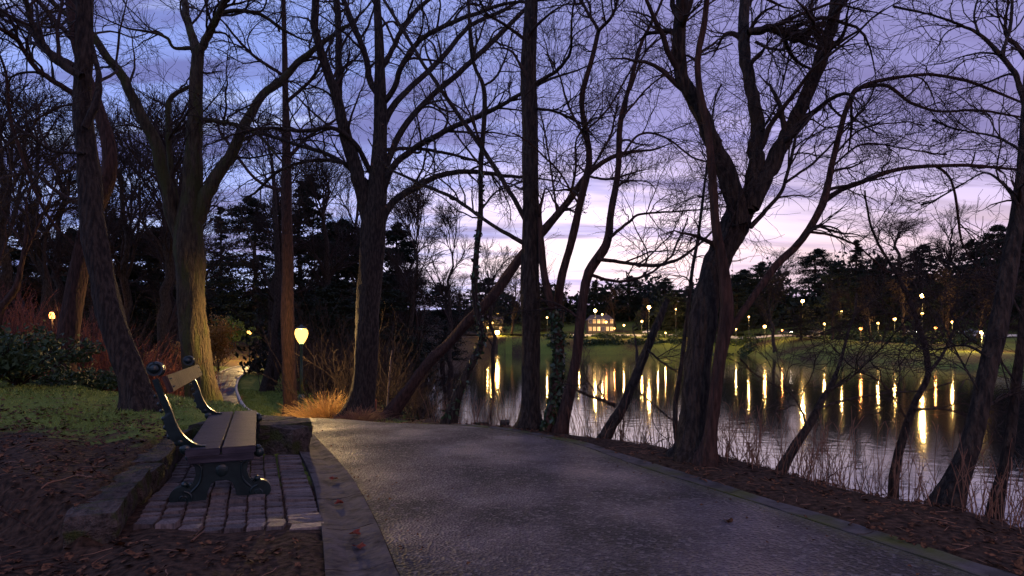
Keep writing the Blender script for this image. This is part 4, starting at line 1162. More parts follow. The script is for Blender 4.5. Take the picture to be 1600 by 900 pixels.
def plant(pr, px, Y, top, label, group, base_h, rz=None, sx=1.0):
    """stand a prototype at (px column, depth Y); top = image row its crown reaches, used to pick its height"""
    X = (px - 800) / FPX * Y; z = gz(X, Y)
    H = (EYE - (top - HOR) / FPX * Y) - z
    s = H / base_h
    rz = random.uniform(0, 6.28) if rz is None else rz
    if pr.name in USED:
        o = dup(pr, (X, Y, z), rz, (s * sx, s * sx, s), label, group)
    else:
        USED[pr.name] = 1; o = pr; o.location = (X, Y, z); o.rotation_euler = (0, 0, rz); o.scale = (s * sx, s * sx, s); o['label'] = label; o['group'] = group
    return o
G1 = 'evergreens of the wood left of the lake'
for px, Y, top, k, lb, sx in [
    (480, 48, 268, 0, 'tall pointed evergreen seen between the reddish trunk and the massive grey trunk', 1.0),
    (395, 88, 300, 1, 'broad dark evergreen behind the lamp lit path bend', 1.2),
    (345, 95, 318, 2, 'dark evergreen filling the gap right of the forked tree', 1.1),
    (525, 70, 340, 1, 'low wide evergreen left of the massive grey trunk foot', 1.3),
    (540, 52, 335, 1, 'rounded dark evergreen just left of the massive grey trunk', 1.2),
    (620, 46, 345, 0, 'dark evergreen just right of the massive grey trunk', 1.2),
    (240, 46, 345, 1, 'dark evergreen left of the forked tree trunk', 1.3),
    (180, 42, 330, 0, 'evergreen behind the pair of leaning trunks on the left', 1.3),
    (110, 44, 350, 1, 'wide evergreen above the red shrubs on the left', 1.3),
    (40, 42, 330, 2, 'evergreen at the left edge behind the orange lamps', 1.5),
    (-20, 40, 300, 0, 'evergreen cut by the left edge of the picture', 1.3),
    (632, 62, 420, 1, 'low evergreen clump on the left shore of the lake', 1.5),
    (690, 90, 440, 0, 'evergreen at the tip of the left shore', 1.6),
    (530, 36, 430, 1, 'low spreading evergreen behind the glowing lamp', 1.4),
    (590, 34, 430, 1, 'low dark evergreen behind the massive grey trunk foot', 1.4),
    (240, 85, 360, 1, 'far evergreen behind the forked tree', 1.5)]:
    plant(ev[k], px, Y, top, lb, G1, (14, 12, 16)[k], sx=sx)
G2 = 'bare background trees in the wood left of the lake'
for px, Y, top, k, lb in [
    (250, 26, 120, 2, 'slim straight bare tree between the curved trunk and the forked tree'),
    (60, 24, 150, 0, 'bare background tree above the orange lamps'),
    (200, 30, 200, 1, 'bare tree with fan of fine twigs right of the curved lawn trunk'),
    (10, 22, 90, 1, 'bare tree with dense twigs at the left edge'),
    (150, 34, 170, 0, 'bare tree mostly hidden behind the leaning trunks'),
    (285, 38, 170, 2, 'upright bare tree just left of the forked tree trunk'),
    (425, 38, 190, 0, 'bare tree with twiggy crown over the path bend'),
    (500, 40, 215, 2, 'bare tree behind the left stem of the massive grey tree'),
    (655, 50, 318, 3, 'round headed twiggy tree right of the massive grey trunk'),
    (640, 34, 330, 3, 'twiggy bare tree above the leaning trunk on the left shore'),
    (705, 75, 345, 3, 'bare tree with rounded crown behind the slender wavy trunk'),
    (775, 90, 385, 1, 'pale bare tree beyond the lake left of the black trunk'),
    (560, 60, 250, 0, 'bare tree seen through the limbs of the massive grey tree'),
    (262, 44, 180, 1, 'bare tree behind the stems of the forked tree'),
    (100, 36, 190, 2, 'tall bare tree behind the red shrubs'),
    (635, 42, 430, 3, 'low bare tree on the dark left shore')]:
    plant(br[k], px, Y, top, lb, G2, (14, 12, 17, 10)[k] * .98)
G3 = 'trees on the far side of the lake'
far_list = [
    (1338, 205, 372, 'e', 2, 'pointed conifer on the skyline right of the arching limb'), (1400, 200, 330, 'b', 2, 'tall bare tree on the right skyline with feathery crown'),
    (1490, 190, 322, 'b', 0, 'wide bare tree on the skyline near the right edge'), (1562, 170, 345, 'e', 1, 'dark rounded evergreen on the right skyline'),
    (1440, 210, 378, 'e', 1, 'dark evergreen below the two tall skyline trees'), (1275, 215, 385, 'e', 1, 'evergreen at the left end of the right skyline'),
    (1225, 220, 390, 'b', 1, 'bare far tree just right of the great tree'), (1190, 215, 405, 'e', 1, 'far evergreen hidden partly by the arching limb'),
    (1520, 185, 372, 'e', 0, 'evergreen between the wide bare tree and the right edge'), (1600, 160, 350, 'e', 1, 'evergreen cut by the right edge across the lake'),
    (1375, 180, 400, 'e', 0, 'evergreen behind the lit lawn across the lake'), (1310, 175, 405, 'e', 1, 'dark evergreen standing on the lit far bank'),
    (1160, 225, 418, 'e', 1, 'far evergreen seen between the great tree and the arch'), (1120, 240, 420, 'b', 0, 'far bare tree behind the great trunk'),
    (1250, 163, 470, 'e', 1, 'dark bushy evergreen beside the tall street lamp across the lake'), (1210, 158, 425, 'b', 1, 'bare tree on the far lawn'),
    (1300, 150, 440, 'b', 0, 'bare tree between the far lamps'), (1360, 146, 440, 'b', 3, 'bare tree with lit twigs across the lake'), (1410, 138, 430, 'b', 1, 'bare tree left of the brightest far lamp'),
    (1480, 134, 420, 'b', 0, 'bare tree right of the brightest far lamp'), (1530, 128, 430, 'b', 3, 'bare tree by the last far lamp'), (1450, 160, 440, 'e', 1, 'evergreen behind the brightest far lamp'),
    (1040, 245, 432, 'e', 1, 'far evergreen above the second street lamp'), (985, 250, 428, 'e', 1, 'rounded far evergreen in the middle of the skyline'), (930, 250, 436, 'e', 0, 'far evergreen above the first street lamp'),
    (880, 245, 440, 'b', 0, 'far bare tree right of the black trunk'), (840, 235, 438, 'e', 1, 'far evergreen hidden behind the black trunk'), (800, 225, 425, 'b', 1, 'far bare tree left of the black trunk'),
    (760, 215, 430, 'e', 1, 'far evergreen above the bright cluster of lights'), (1150, 200, 440, 'e', 1, 'dark evergreen just right of the twin trunk'), (1392, 165, 430, 'e', 0, 'dark evergreen between the low orange lamp and the brightest lamp'), (1478, 150, 425, 'e', 1, 'broad dark evergreen right of the brightest far lamp'), (1350, 172, 440, 'b', 2, 'slim lit bare trunk left of the brightest lamps'), (1055, 215, 450, 'e', 1, 'dark evergreen right beside the great trunk far across the water'),
    (960, 230, 455, 'b', 3, 'bare tree behind the lit pavilion'), (1070, 225, 450, 'b', 0, 'bare tree right of the second street lamp'),
    (720, 190, 428, 'b', 0, 'far bare tree at the left end of the lake'), (1010, 222, 470, 'b', 3, 'small bare tree under the second street lamp')]
for px, Y, top, kind, k, lb in far_list:
    pr = (ev if kind == 'e' else br)[k]
    plant(pr, px, Y, top, lb, G3, ((14, 12, 16) if kind == 'e' else (14, 12, 17, 10))[k], sx=random.uniform(1.1, 1.6))

# far woods that read as one mass, and dark undergrowth on both shores
def wood_mass(name, spots, n, s0, s1, matl, rng):
    C = []
    per = n // len(spots)
    for (x, y, w, d, h) in spots:
        q = rng.randn(per, 3); q = norm(q) * rng.rand(per, 1) ** .4
        c = np.c_[x + q[:, 0] * w, y + q[:, 1] * d, np.zeros(per)]
        zt = height(c[:, 0], c[:, 1], False)
        c[:, 2] = zt + np.abs(q[:, 2]) * h * (.8 + .4 * rng.rand(per)) * (1 - .5 * rng.rand(per) ** 3)
        C.append(c)
    C = np.concatenate(C)
    return obj(name, leafquads(C, s0, s1, rng, asp=.5), matl, kind='stuff')
rg = np.random.RandomState(9)
sp = []
for x in np.linspace(-140, 330, 42): sp.append((x + rg.randn() * 5, 275 + abs(x - 60) * -.25 + rg.randn() * 12, rg.uniform(10, 16), 12, rg.uniform(14, 22)))
for x in np.linspace(60, 260, 16): sp.append((x, 225 - (x - 60) * .35, 12, 8, rg.uniform(9, 15)))
wood_mass('far_wood', sp, 52000, .7, 1.7, EVER, rg)
sp = []
for k in range(46):
    px = rg.uniform(-120, 640); Y = rg.uniform(50, 100)
    if 280 < px < 460: Y = rg.uniform(88, 110)
    sp.append(((px - 800) / FPX * Y, Y, rg.uniform(4, 7), 4, rg.uniform(5, 12)))
wood_mass('distant_wood', sp, 90000, .14, .36, EVER, rg)
sp = []
for k in range(26):
    t_ = k / 25.; Y = 34 + t_ * 60; X = np.interp(Y, [15, 19, 28, 50, 99], [-3.4, -5.8, -8.4, -12.6, -17.0]) - rg.uniform(0, 1 + Y * .05)
    sp.append((X, Y, .8 + Y * .025, 1.5 + Y * .03, rg.uniform(1.2, 2.2) + Y * .04))
wood_mass('shore_undergrowth', sp, 30000, .05, .13, LEAFB, rg)
sp = []
for px, Y in [(p, np.interp(p, [870, 1100, 1180, 1300, 1400, 1480], [190, 192, 168, 150, 135, 120])) for p in np.linspace(870, 1500, 20)]:
    if 1195 < px < 1290: continue
    for dY in (4, 12, 20): sp.append(((px + rg.randn() * 12 - 800) / FPX * (Y + dY), Y + dY, 4, 2.5, rg.uniform(1.0, 2.6)))
wood_mass('far_bank_bushes', sp, 16000, .25, .6, LEAFG, rg)

# tangled twiggy brush on the left shore and in the wood: many thin stems
def brush(name, label, px, Y, n, h, spread, matl, group, seed, twigs=5, lean=.35, cat='bush', twr=1.0, nobj=True):
    rng = np.random.RandomState(seed); n = int(n * .6)
    X = (px - 800) / FPX * Y; z = gz(X, Y)
    t = thing(name, label, cat, (X, Y, z), 0, group)
    st = np.c_[rng.randn(n, 2) * spread * .35, np.zeros(n)]
    st[:, 2] = height(st[:, 0] + X, st[:, 1] + Y, False) - z - .05
    m_ = 9; P = np.empty((n, m_, 3)); P[:, 0] = st
    d = norm(np.c_[rng.randn(n, 2) * lean + st[:, :2] * .25 / max(spread, .1), np.ones(n)])
    ln = rng.uniform(.5, 1.1, n)[:, None] * h / (m_ - 1)
    for j in range(1, m_):
        P[:, j] = P[:, j - 1] + d * ln; d = norm(d + rng.randn(n, 3) * .10)
    r = np.linspace(.010, .004, m_)[None] * twr * np.ones((n, 1))
    T = Tubes(); T.add(P, r, 4); obj('stems', T.mesh('stems'), matl, t, kind='stuff')
    if twigs:
        P2, r2 = grow(P, r, twigs, .2, 1, (h * .15, h * .4), (.3, .9), .3, 6, .12, .7, .01, .003 * twr, rng)
        P3, r3 = grow(P2, r2, 2, .2, 1, (h * .06, h * .16), (.3, .9), .1, 4, .12, .7, .01, .003 * twr, rng)
        T = Tubes(); T.add(P2, np.maximum(r2, .003 * twr), 3); T.add(P3, np.maximum(r3, .0025 * twr), 3); obj('twigs', T.mesh('twigs'), matl, t, kind='stuff')
    return t
for i, (px, Y, h, lb) in enumerate([(15, 12.5, 2.0, 'red stemmed shrub at the left edge below the orange lamps'), (60, 13.5, 1.9, 'red stemmed shrub left of the dark leaning trunk'), (130, 14, 1.9, 'red stemmed shrub between the two leaning trunks'),
                                (170, 15.5, 1.9, 'red stemmed shrub just left of the curved lawn trunk'), (240, 15, 1.6, 'red stemmed shrub right of the curved lawn trunk'), (270, 17, 1.7, 'red stemmed shrub just left of the forked tree'), (-25, 14, 2.2, 'tall red stemmed shrub cut by the left edge')]):
    brush('red_stemmed_shrub', lb, px, Y, 150, h, 1.3, TWIG_RED, 'red stemmed shrubs behind the lawn', 300 + i, 3, .22, 'shrub', 1.0)
for i, (px, Y, h, lb) in enumerate([(618, 15.8, 1.8, 'tangled bare bush in the crook of the leaning trunk'), (570, 19, 3.4, 'tall tangled bush behind the massive grey trunk'), (515, 26, 3.0, 'bare bush right of the glowing lamp'),
                                (592, 24, 3.6, 'tall bare bush on the left shore over the water'), (560, 27, 4.2, 'tall bare bush left of the pale sapling'), (618, 36, 4.6, 'large twiggy bush on the left shore behind the pale sapling'),
                                (500, 30, 4.5, 'tall twiggy bush behind the glowing lamp globe'), (660, 56, 5.5, 'far twiggy bush along the left shore'), (400, 90, 6, 'bare thicket by the distant path lamp'), (550, 30, 5.5, 'tall bare thicket left of the massive grey trunk'), (200, 20, 3.2, 'bare thicket behind the curved lawn trunk'), (90, 19, 3.2, 'bare thicket behind the dark leaning trunk'), (250, 27, 3.4, 'bare thicket behind the forked tree')]):
    brush('bare_bush', lb, px, Y, 90, h, h * .8, TWIG, 'bare bushes of the left bank and wood', 330 + i, 6, .45, 'bush', 1.0 + Y * .03)
for i, (px, Y, h, lb) in enumerate([(1170, 6.6, .75, 'low twiggy bush right of the twin trunk by the water'), (1290, 6.5, .9, 'arching bare bramble over the reeds beside the short leaning trunk'), (1360, 5.9, .8, 'dense bare bramble left of the crooked young tree'),
                                (1450, 5.6, .8, 'bare bramble between the crooked tree and the large leaning trunk'), (1530, 5.2, .6, 'small bramble between the two right edge trunks'), (1000, 7.8, .5, 'low twiggy bush by the dead leaning trunk'),
                                (1590, 4.9, .55, 'bramble in the right edge corner of the bank')]):
    brush('bramble', lb, px, Y, 30, h, .8, TWIG if i % 2 else REED, 'brambles along the right bank', 360 + i, 5, .6, 'bush', .62)

# leafy shrubs
def shrub(name, label, px, Y, w, h, n, s0, s1, matl, seed, group=None, dz=0):
    rng = np.random.RandomState(seed)
    X = (px - 800) / FPX * Y; z = gz(X, Y)
    t = thing(name, label, 'shrub', (X, Y, z), 0, group)
    m_ = 26; P = np.zeros((m_, 6, 3)); d = norm(np.c_[rng.randn(m_, 2) * .8, np.abs(rng.randn(m_)) + .6])
    for j in range(1, 6): P[:, j] = P[:, j - 1] + d * np.array([w, w, h]) * rng.uniform(.14, .19, (m_, 1)); d = norm(d + rng.randn(m_, 3) * .15)
    T = Tubes(); T.add(P, np.linspace(.02, .006, 6)[None] * np.ones((m_, 1)), 5)
    P2, r2 = grow(P, np.ones((m_, 6)) * .01, 6, .2, 1, (h * .15, h * .4), (.4, 1), .3, 5, .15, .7, .008, .003, rng)
    T.add(P2, r2, 3); obj('stems', T.mesh('stems'), TWIG, t, kind='stuff')
    tips = P2[:, 2:].reshape(-1, 3); c = tips[rng.randint(0, len(tips), n)] + rng.randn(n, 3) * np.array([w, w, h]) * .055
    c[:, 2] = np.maximum(c[:, 2], .02)
    obj('foliage', leafquads(c, s0, s1, rng, asp=.42), matl, t, kind='stuff')
    return t
shrub('evergreen_shrub', 'large leafy green shrub at the left edge of the lawn', 28, 9.2, 1.7, 1.0, 5200, .03, .06, LEAFG, 1, 'leafy green shrubs')
shrub('evergreen_shrub', 'low leafy green shrub between the two leaning trunks', 150, 11.0, 1.5, .5, 2600, .03, .055, LEAFG, 2, 'leafy green shrubs')
shrub('evergreen_shrub', 'green shrub lit by the distant path lamp', 360, 75, 4.2, 4.2, 3600, .12, .22, LEAFG, 3, 'leafy green shrubs')
shrub('beech_shrub', 'shrub with glowing orange leaves beside the forked tree trunk', 341, 54, 2.0, 6.0, 2600, .09, .16, LEAFO, 4)
shrub('beech_shrub', 'shrub with lit orange leaves left of the forked tree', 270, 36, 3.0, 3.0, 1500, .08, .14, LEAFO, 14)
shrub('evergreen_shrub', 'dark round shrub at the far bend of the path', 450, 60, 1.7, 2.4, 2600, .12, .22, LEAFG, 5, 'leafy green shrubs')
shrub('evergreen_shrub', 'low ivy covered shrub behind the golden grass', 560, 15.5, 1.6, .5, 1800, .03, .06, LEAFG, 6, 'leafy green shrubs')
shrub('beech_shrub', 'rusty brown leaved shrub left of the forked tree', 255, 19, 2.2, 1.9, 3600, .03, .06, LEAFB, 7)
shrub('evergreen_shrub', 'dark shrub on the bank behind the leaning trunk foot', 606, 18, 1.5, .8, 2000, .03, .06, LEAFG, 8, 'leafy green shrubs')

# golden grass tuft by the lamp
def tuft(name, label, px, Y, w, h, n, matl, seed, cat='grass tuft'):
    rng = np.random.RandomState(seed); X = (px - 800) / FPX * Y; z = gz(X, Y)
    base = np.c_[rng.randn(n) * w * .3, rng.randn(n) * w * .2, np.zeros(n)]
    base[:, 2] = height(base[:, 0] + X, base[:, 1] + Y, False) - z - .02
    P = np.empty((n, 6, 3)); P[:, 0] = base; d = norm(np.c_[base[:, :2] * 1.6 / w + rng.randn(n, 2) * .35, np.ones(n)])
    ln = rng.uniform(.5, 1.15, n)[:, None] * h / 5
    for j in range(1, 6): P[:, j] = P[:, j - 1] + d * ln; d = norm(d + np.c_[d[:, :2] * .25, -np.ones(n) * .10] + rng.randn(n, 3) * .06)
    T = Tubes(); T.add(P, np.linspace(.006, .002, 6)[None] * np.ones((n, 1)), 3)
    o = obj(name, T.mesh(name), matl); o.location = (X, Y, z); tag(o, label, cat)
    return o
tuft('grass_tuft', 'golden dry grass tuft glowing beside the foot of the lamp post', 508, 15.0, .95, .95, 1600, GOLDG, 1)
tuft('grass_tuft', 'smaller reddish grass tuft at the foot of the massive grey trunk', 552, 13.0, .9, .42, 700, REED, 2)

# ------------------------------------------------------------------ reeds and stems on the bank, lawn blades, litter
BANK = catmull(np.array([(3.9, 2.6, 0), (3.35, 3.6, 0), (2.95, 4.35, 0), (2.35, 5.2, 0), (1.8, 6.05, 0), (1.0, 7.3, 0), (.2, 8.4, 0), (-.9, 9.4, 0), (-1.8, 10.6, 0)]), 200)[:, :2]
rb = np.random.RandomState(4)
n = 1300
t_ = rb.rand(n) * 199; i0 = t_.astype(int); B_ = BANK[i0] + (BANK[np.minimum(i0 + 1, 199)] - BANK[i0]) * (t_ - i0)[:, None]
nb_ = norm(np.gradient(BANK, axis=0))[i0]; off = rb.uniform(.1, 1.5, n)
clump = .5 + .5 * np.sin(t_ * .35) * np.sin(t_ * .13 + 1)
keep = rb.rand(n) < (.25 + .75 * clump)
B_ = B_[keep] + np.c_[nb_[keep][:, 1], -nb_[keep][:, 0]] * off[keep][:, None]; n = len(B_)
P = np.empty((n, 6, 3)); P[:, 0] = np.c_[B_, height(B_[:, 0], B_[:, 1], False) - .03]
d = norm(np.c_[rb.randn(n, 2) * .16, np.ones(n)]); ln = (rb.uniform(.15, .8, n) * (.75 + .35 * off[keep]))[:, None] / 5
for j in range(1, 6): P[:, j] = P[:, j - 1] + d * ln; d = norm(d + rb.randn(n, 3) * .09)
T = Tubes(); T.add(P, np.linspace(.0045, .002, 6)[None] * np.ones((n, 1)), 3)
P2, r2 = grow(P, np.ones((n, 6)) * .004, 2, .4, 1, (.05, .22), (.3, .8), .2, 4, .15, .7, .003, .0015, rb); T.add(P2, np.maximum(r2, .0018), 3)
obj('reeds', T.mesh('reeds'), REED, kind='stuff')

def scatter(xr, yr, n, rng, cond):
    x = rng.uniform(*xr, n); y = rng.uniform(*yr, n); k = cond(x, y); return x[k], y[k]
def pathfree(x, y, m=.05): return (~inside(x, y, PATHP)) & (seg_dist(x, y, PATHP, True) > m)
# grass blades on the lawn and the verge
rng = np.random.RandomState(8)
def lawnc(x, y):
    return pathfree(x, y, .5) & (np.maximum(side(x, y, W0, W1), -side(x, y, W2, W1)) > .25) & (rng.rand(len(x)) < sstep(y + .25 * (x + 4) + .8 * np.sin(x * 1.7) * np.cos(y * 1.3), 5.3, 7.2) * (.35 + .65 * (np.sin(x * 2.1 + y) * np.sin(y * 1.7 - x * .6) > -.2)))
x, y = scatter((-12, -2.3), (4.8, 13), 60000, rng, lawnc)
x2, y2 = scatter((-17, -5), (13, 34), 60000, rng, lambda x, y: pathfree(x, y, .12) & (x > -3.9 - (y - 9.7) * .62) & (seg_dist(x, y, LAKE, True) > 2.2))
bx = np.r_[x, x2]; by = np.r_[y, y2]; n = len(bx); bz = height(bx, by, False)
h_ = rng.uniform(.025, .07, n) * np.where(by > 13, 1.6, 1.0); a = rng.rand(n) * 2 * pi; w = rng.uniform(.004, .008, n) * np.where(by > 13, 2.4, 1.2)
Bs = np.c_[bx, by, bz - .01]; wv_ = np.c_[np.cos(a) * w, np.sin(a) * w, a * 0]; tip = Bs + np.c_[rng.randn(n) * .5 * h_, rng.randn(n) * .5 * h_, h_]
V = np.stack([Bs - wv_, Bs + wv_, tip], 1).reshape(-1, 3)
obj('lawn_grass', mesh_np('lawn_grass', V, np.arange(3 * n).reshape(n, 3), 3), GRASS, kind='stuff')
# leaf litter on the soil, the bank and the setts' surroundings
def leafmesh(x, y, s0, s1, rng, lift=.008):
    C = np.c_[x, y, height(x, y, False) + lift]
    n = len(C); a = rng.rand(n) * 2 * pi; s = rng.uniform(s0, s1, n)
    A = np.c_[np.cos(a), np.sin(a), rng.randn(n) * .25] * s[:, None]; B = np.c_[-np.sin(a), np.cos(a), rng.randn(n) * .25] * s[:, None] * .55
    V = np.stack([C - A, C - A * .3 + B + [0, 0, .006], C + A * .45 + B * .8, C + A, C + A * .4 - B * .9 + [0, 0, .008], C - A * .35 - B], 1).reshape(-1, 3)
    return mesh_np('leaf', V, np.arange(6 * n).reshape(n, 6), 6)
def bankc(x, y): return pathfree(x, y, .13) & (~inside(x, y, LAKE)) & (seg_dist(x, y, BANK, False) < 1.0 + 0 * x)
x, y = scatter((-2.5, 5.5), (2.2, 11), 3600, rng, bankc)
x2, y2 = scatter((-7, -.5), (1.6, 7), 5000, rng, lambda x, y: pathfree(x, y, .46) & ~((side(x, y, W0, W1) < .1) & (y > 3.5)))
x3, y3 = scatter((-13, -4), (6, 14), 2400, rng, lambda x, y: pathfree(x, y, .6))
obj('leaf_litter', leafmesh(np.r_[x, x2, x3], np.r_[y, y2, y3], .014, .040, rng, .012), LITTER, kind='stuff')
x, y = scatter((2.2, 4.2), (2.5, 5.2), 260, rng, bankc)
obj('bank_leaf_litter', leafmesh(x, y, .018, .038, rng, .02), LITTER, kind='stuff')
for k, (px, py, lb) in enumerate([(560, 858, 'red fallen leaf lying in the gutter nearest the camera'), (555, 838, 'small brown leaf in the gutter above the red leaf'), (530, 788, 'fallen leaf in the gutter opposite the bench foot'), (522, 752, 'farthest fallen leaf in the gutter beside the setts'),
                               (1137, 820, 'dark round fallen leaf lying alone on the asphalt')]):
    Y = EYE * FPX / (py - HOR); X = (px - 800) / FPX * Y
    me = leafmesh(np.zeros(1), np.zeros(1), .001, .001, rng)
    bm = bmesh.new(); pts = []
    for j in range(14):
        a = j / 14 * 2 * pi; r_ = .036 * (1 + .45 * cos(5 * a) * .6) * (.8 if j % 2 else 1.05)
        pts.append(bm.verts.new((r_ * cos(a), r_ * sin(a), .012 + .012 * sin(2 * a + k))))
    c = bm.verts.new((0, 0, .004))
    for j in range(14): bm.faces.new((pts[j], pts[(j + 1) % 14], c))
    bmesh.ops.solidify(bm, geom=bm.faces[:], thickness=.0012)
    o = obj('fallen_leaf', bm, LEAFR if k != 4 else LITTER); o.location = (X, Y, gz(X, Y) + (.012 if k < 4 else .022)); o.rotation_euler = (0, 0, k * 1.1)
    tag(o, lb, 'leaf', 'single fallen leaves')
nt_ = 420; tx, ty = scatter((-7, -1), (2, 8), nt_, rng, lambda x, y: pathfree(x, y, .46) & ~((side(x, y, W0, W1) < .1) & (y > 3.5)))
tx2, ty2 = scatter((-1, 5), (2.4, 9), 900, rng, bankc); tx = np.r_[tx, tx2]; ty = np.r_[ty, ty2]
a_ = rng.rand(len(tx)) * 2 * pi; l_ = rng.uniform(.02, .10, len(tx)); q_ = np.linspace(-1, 1, 4)
tp = np.stack([tx[:, None] + np.cos(a_)[:, None] * l_[:, None] * q_, ty[:, None] + np.sin(a_)[:, None] * l_[:, None] * q_], -1) + rng.randn(len(tx), 4, 2) * .006
tz = height(tp[..., 0].ravel(), tp[..., 1].ravel(), False).reshape(tp.shape[:2]) + .012
T = Tubes(); T.add(np.concatenate([tp, tz[..., None]], -1), np.linspace(.003, .0012, 4)[None] * np.ones((len(tx), 1)), 4); obj('twig_litter', T.mesh('twig_litter'), REED, kind='stuff')
x, y = scatter((-3.5, 2.6), (2.4, 9), 3200, rng, lambda x, y: inside(x, y, PATHP) & (rng.rand(len(x)) < np.exp(-seg_dist(x, y, PATHP, True) / .22) * .5 + .03))
obj('path_litter', leafmesh(x, y, .006, .018, rng, .022), LITTER, kind='stuff')
# fallen twigs on the soil
for k, (pts, lb) in enumerate([([(42, 772), (70, 760), (98, 752), (125, 742)], 'long dark fallen twig on the soil left of the edging stones'), ([(112, 690), (128, 693), (142, 697)], 'short pale fallen twig on the soil in front of the lawn'), ([(120, 745), (135, 747), (150, 749)], 'thin pale twig lying beside the edging stones'),
                              ([(20, 893), (50, 887), (90, 888), (125, 895)], 'dark fallen twig at the bottom left corner'), ([(232, 770), (240, 762), (250, 754)], 'pale twig lying on the setts beside the edging'), ([(30, 805), (42, 822), (58, 832)], 'thin fallen twig on the soil at the left edge'), ([(300, 848), (312, 838), (320, 832)], 'small pale twig on the soil in front of the setts')]):
    Wp = []
    for px, py in pts:
        Y = 3.5
        for _ in range(12):
            X = (px - 800) / FPX * Y; z = gz(X, Y); Y = .5 * Y + .5 * (EYE - z) * FPX / (py - HOR)
        Wp.append((X, Y, z + .012))
    T = Tubes(); P = catmull(Wp, 10); rr_ = np.linspace(.007, .0025, 10); T.add(P, rr_, 5)
    P2, r2 = grow(P[None], rr_[None], 4, .2, .9, (.05, .18), (.4, .9), 0, 5, .1, .6, .003, .0015, rng); P2[..., 2] = P[0][2] + .006; T.add(P2, r2, 4)
    o = obj('fallen_twig', T.mesh('fallen_twig', P[0]), BARK_RED if k % 2 else REED); o.location = P[0]; tag(o, lb, 'twig', 'fallen twigs on the soil')
sx, sy, sz_ = unpx(587, 640, 14.3)
bm = bmesh.new(); zz_ = gz(sx, sy); box_bm(bm, (0, 0, .12), (.045, .045, .45), bev=.006)
o = obj('marker_stake', bm, STAKE); o.location = (sx, sy, zz_); tag(o, 'tiny reddish wooden stake between the massive grey trunk and the water', 'stake')

# ------------------------------------------------------------------ across the lake: street lamps, light trail strips, houses, cars
def street_lamp(px, py, Y, label, glow, r, arm=True, grp='lit lamps across the lake'):
    r *= random.Random(int(px * 7 + py)).uniform(1.1, 1.9)
    X, Y, Z = unpx(px, py, Y); zg = gz(X, Y); h = max(Z - zg, 1.2)
    t = thing('street_lamp', label, 'lamp', (X, Y, zg), 0, grp)
    obj('pole', lathe([(.10, -.6), (.09, .6), (.06, .62), (.05, h - r * .9)], 8), CAPM, t, True)
    obj('globe', lathe([(r * .45, h - r), (r * .85, h - r * .6), (r, h - r * .1), (r * .8, h + r * .45), (r * .5, h + r * .7)], 10), glow, t, True)
    obj('cap', lathe([(r * .62, h + r * .72), (r * .4, h + r * .9), (.03, h + r * 1.25)], 8), CAPM, t, True)
    e = {'street_lamp_glass': 7000, 'small_lamp_glass': 1500, 'orange_lamp_glass': 500}[glow.name] * (.25 if Y < 60 else 1)
    bulb(t, h, e, (1, .58, .18) if glow is not LAMPO else (1, .38, .10), r * .5)
    return t
for px, py, Y, r, g, lb in [
    (930, 485, 205, .42, LAMPF, 'bright street lamp above the lit pavilion across the lake'), (941, 491, 208, .28, LAMPS, 'fainter lamp just right of the bright one above the pavilion'),
    (1014, 480, 204, .40, LAMPF, 'bright street lamp halfway between the S curved trunk and the great tree'), (1056, 483, 208, .2, LAMPS, 'small far lamp just left of the great tree'),
    (1254, 470, 168, .30, LAMPF, 'tall street lamp above the lit lawn across the lake'), (1441, 461, 132, .40, LAMPF, 'brightest and tallest street lamp at the right'),
    (1441, 490, 140, .26, LAMPS, 'lamp directly below the brightest street lamp'), (1345, 513, 138, .24, LAMPO, 'low orange lamp on the far lawn'),
    (1534, 519, 104, .24, LAMPF, 'low lamp at the right end of the pale light trail strip'), (1195, 510, 172, .26, LAMPS, 'low lamp right of the great tree'), (1170, 495, 180, .22, LAMPS, 'small lamp between the great tree and the arching limb'),
    (777, 519, 222, .55, LAMPF, 'broad bright light low on the far shore left of the black trunk'), (768, 504, 215, .35, LAMPS, 'yellow lamp above the broad bright light'), (777, 490, 225, .28, LAMPS, 'highest lamp of the cluster left of the black trunk'),
    (762, 512, 212, .25, LAMPS, 'leftmost yellow lamp of the far cluster'), (855, 496, 220, .2, LAMPS, 'small lamp seen between the black trunk and the slender fork'), (947, 503, 198, .26, LAMPO, 'orange lamp right of the pavilion'),
    (1003, 502, 200, .24, LAMPS, 'small yellow lamp below the second street lamp'), (1040, 520, 195, .2, LAMPS, 'low lamp left of the great trunk'), (1315, 487, 170, .2, LAMPS, 'small lamp in the twigs left of the brightest lamps'),
    (905, 512, 206, .2, LAMPS, 'leftmost small lamp in front of the pavilion'), (960, 513, 200, .18, LAMPO, 'low orange lamp under the orange lamp by the pavilion'), (975, 508, 203, .2, LAMPS, 'small lamp between the orange lamp and the second street lamp'),
    (1028, 508, 200, .18, LAMPS, 'small lamp just right below the second street lamp'), (1072, 512, 198, .2, LAMPO, 'orange lamp at the left edge of the great trunk'), (1150, 514, 188, .18, LAMPS, 'low lamp at the right edge of the twin trunk'),
    (1222, 516, 172, .2, LAMPO, 'orange lamp over the left end of the lit lawn'), (1288, 506, 160, .2, LAMPS, 'small lamp over the right end of the lit lawn'), (1372, 505, 146, .18, LAMPS, 'small lamp right of the low orange lamp'),
    (1398, 498, 150, .2, LAMPS, 'small lamp in the branches left of the brightest lamps'), (1462, 512, 132, .18, LAMPO, 'orange lamp low right of the brightest street lamp'), (1488, 503, 128, .18, LAMPS, 'small lamp between the brightest lamp and the large leaning trunk')]:
    street_lamp(px, py, Y, lb, g, r)
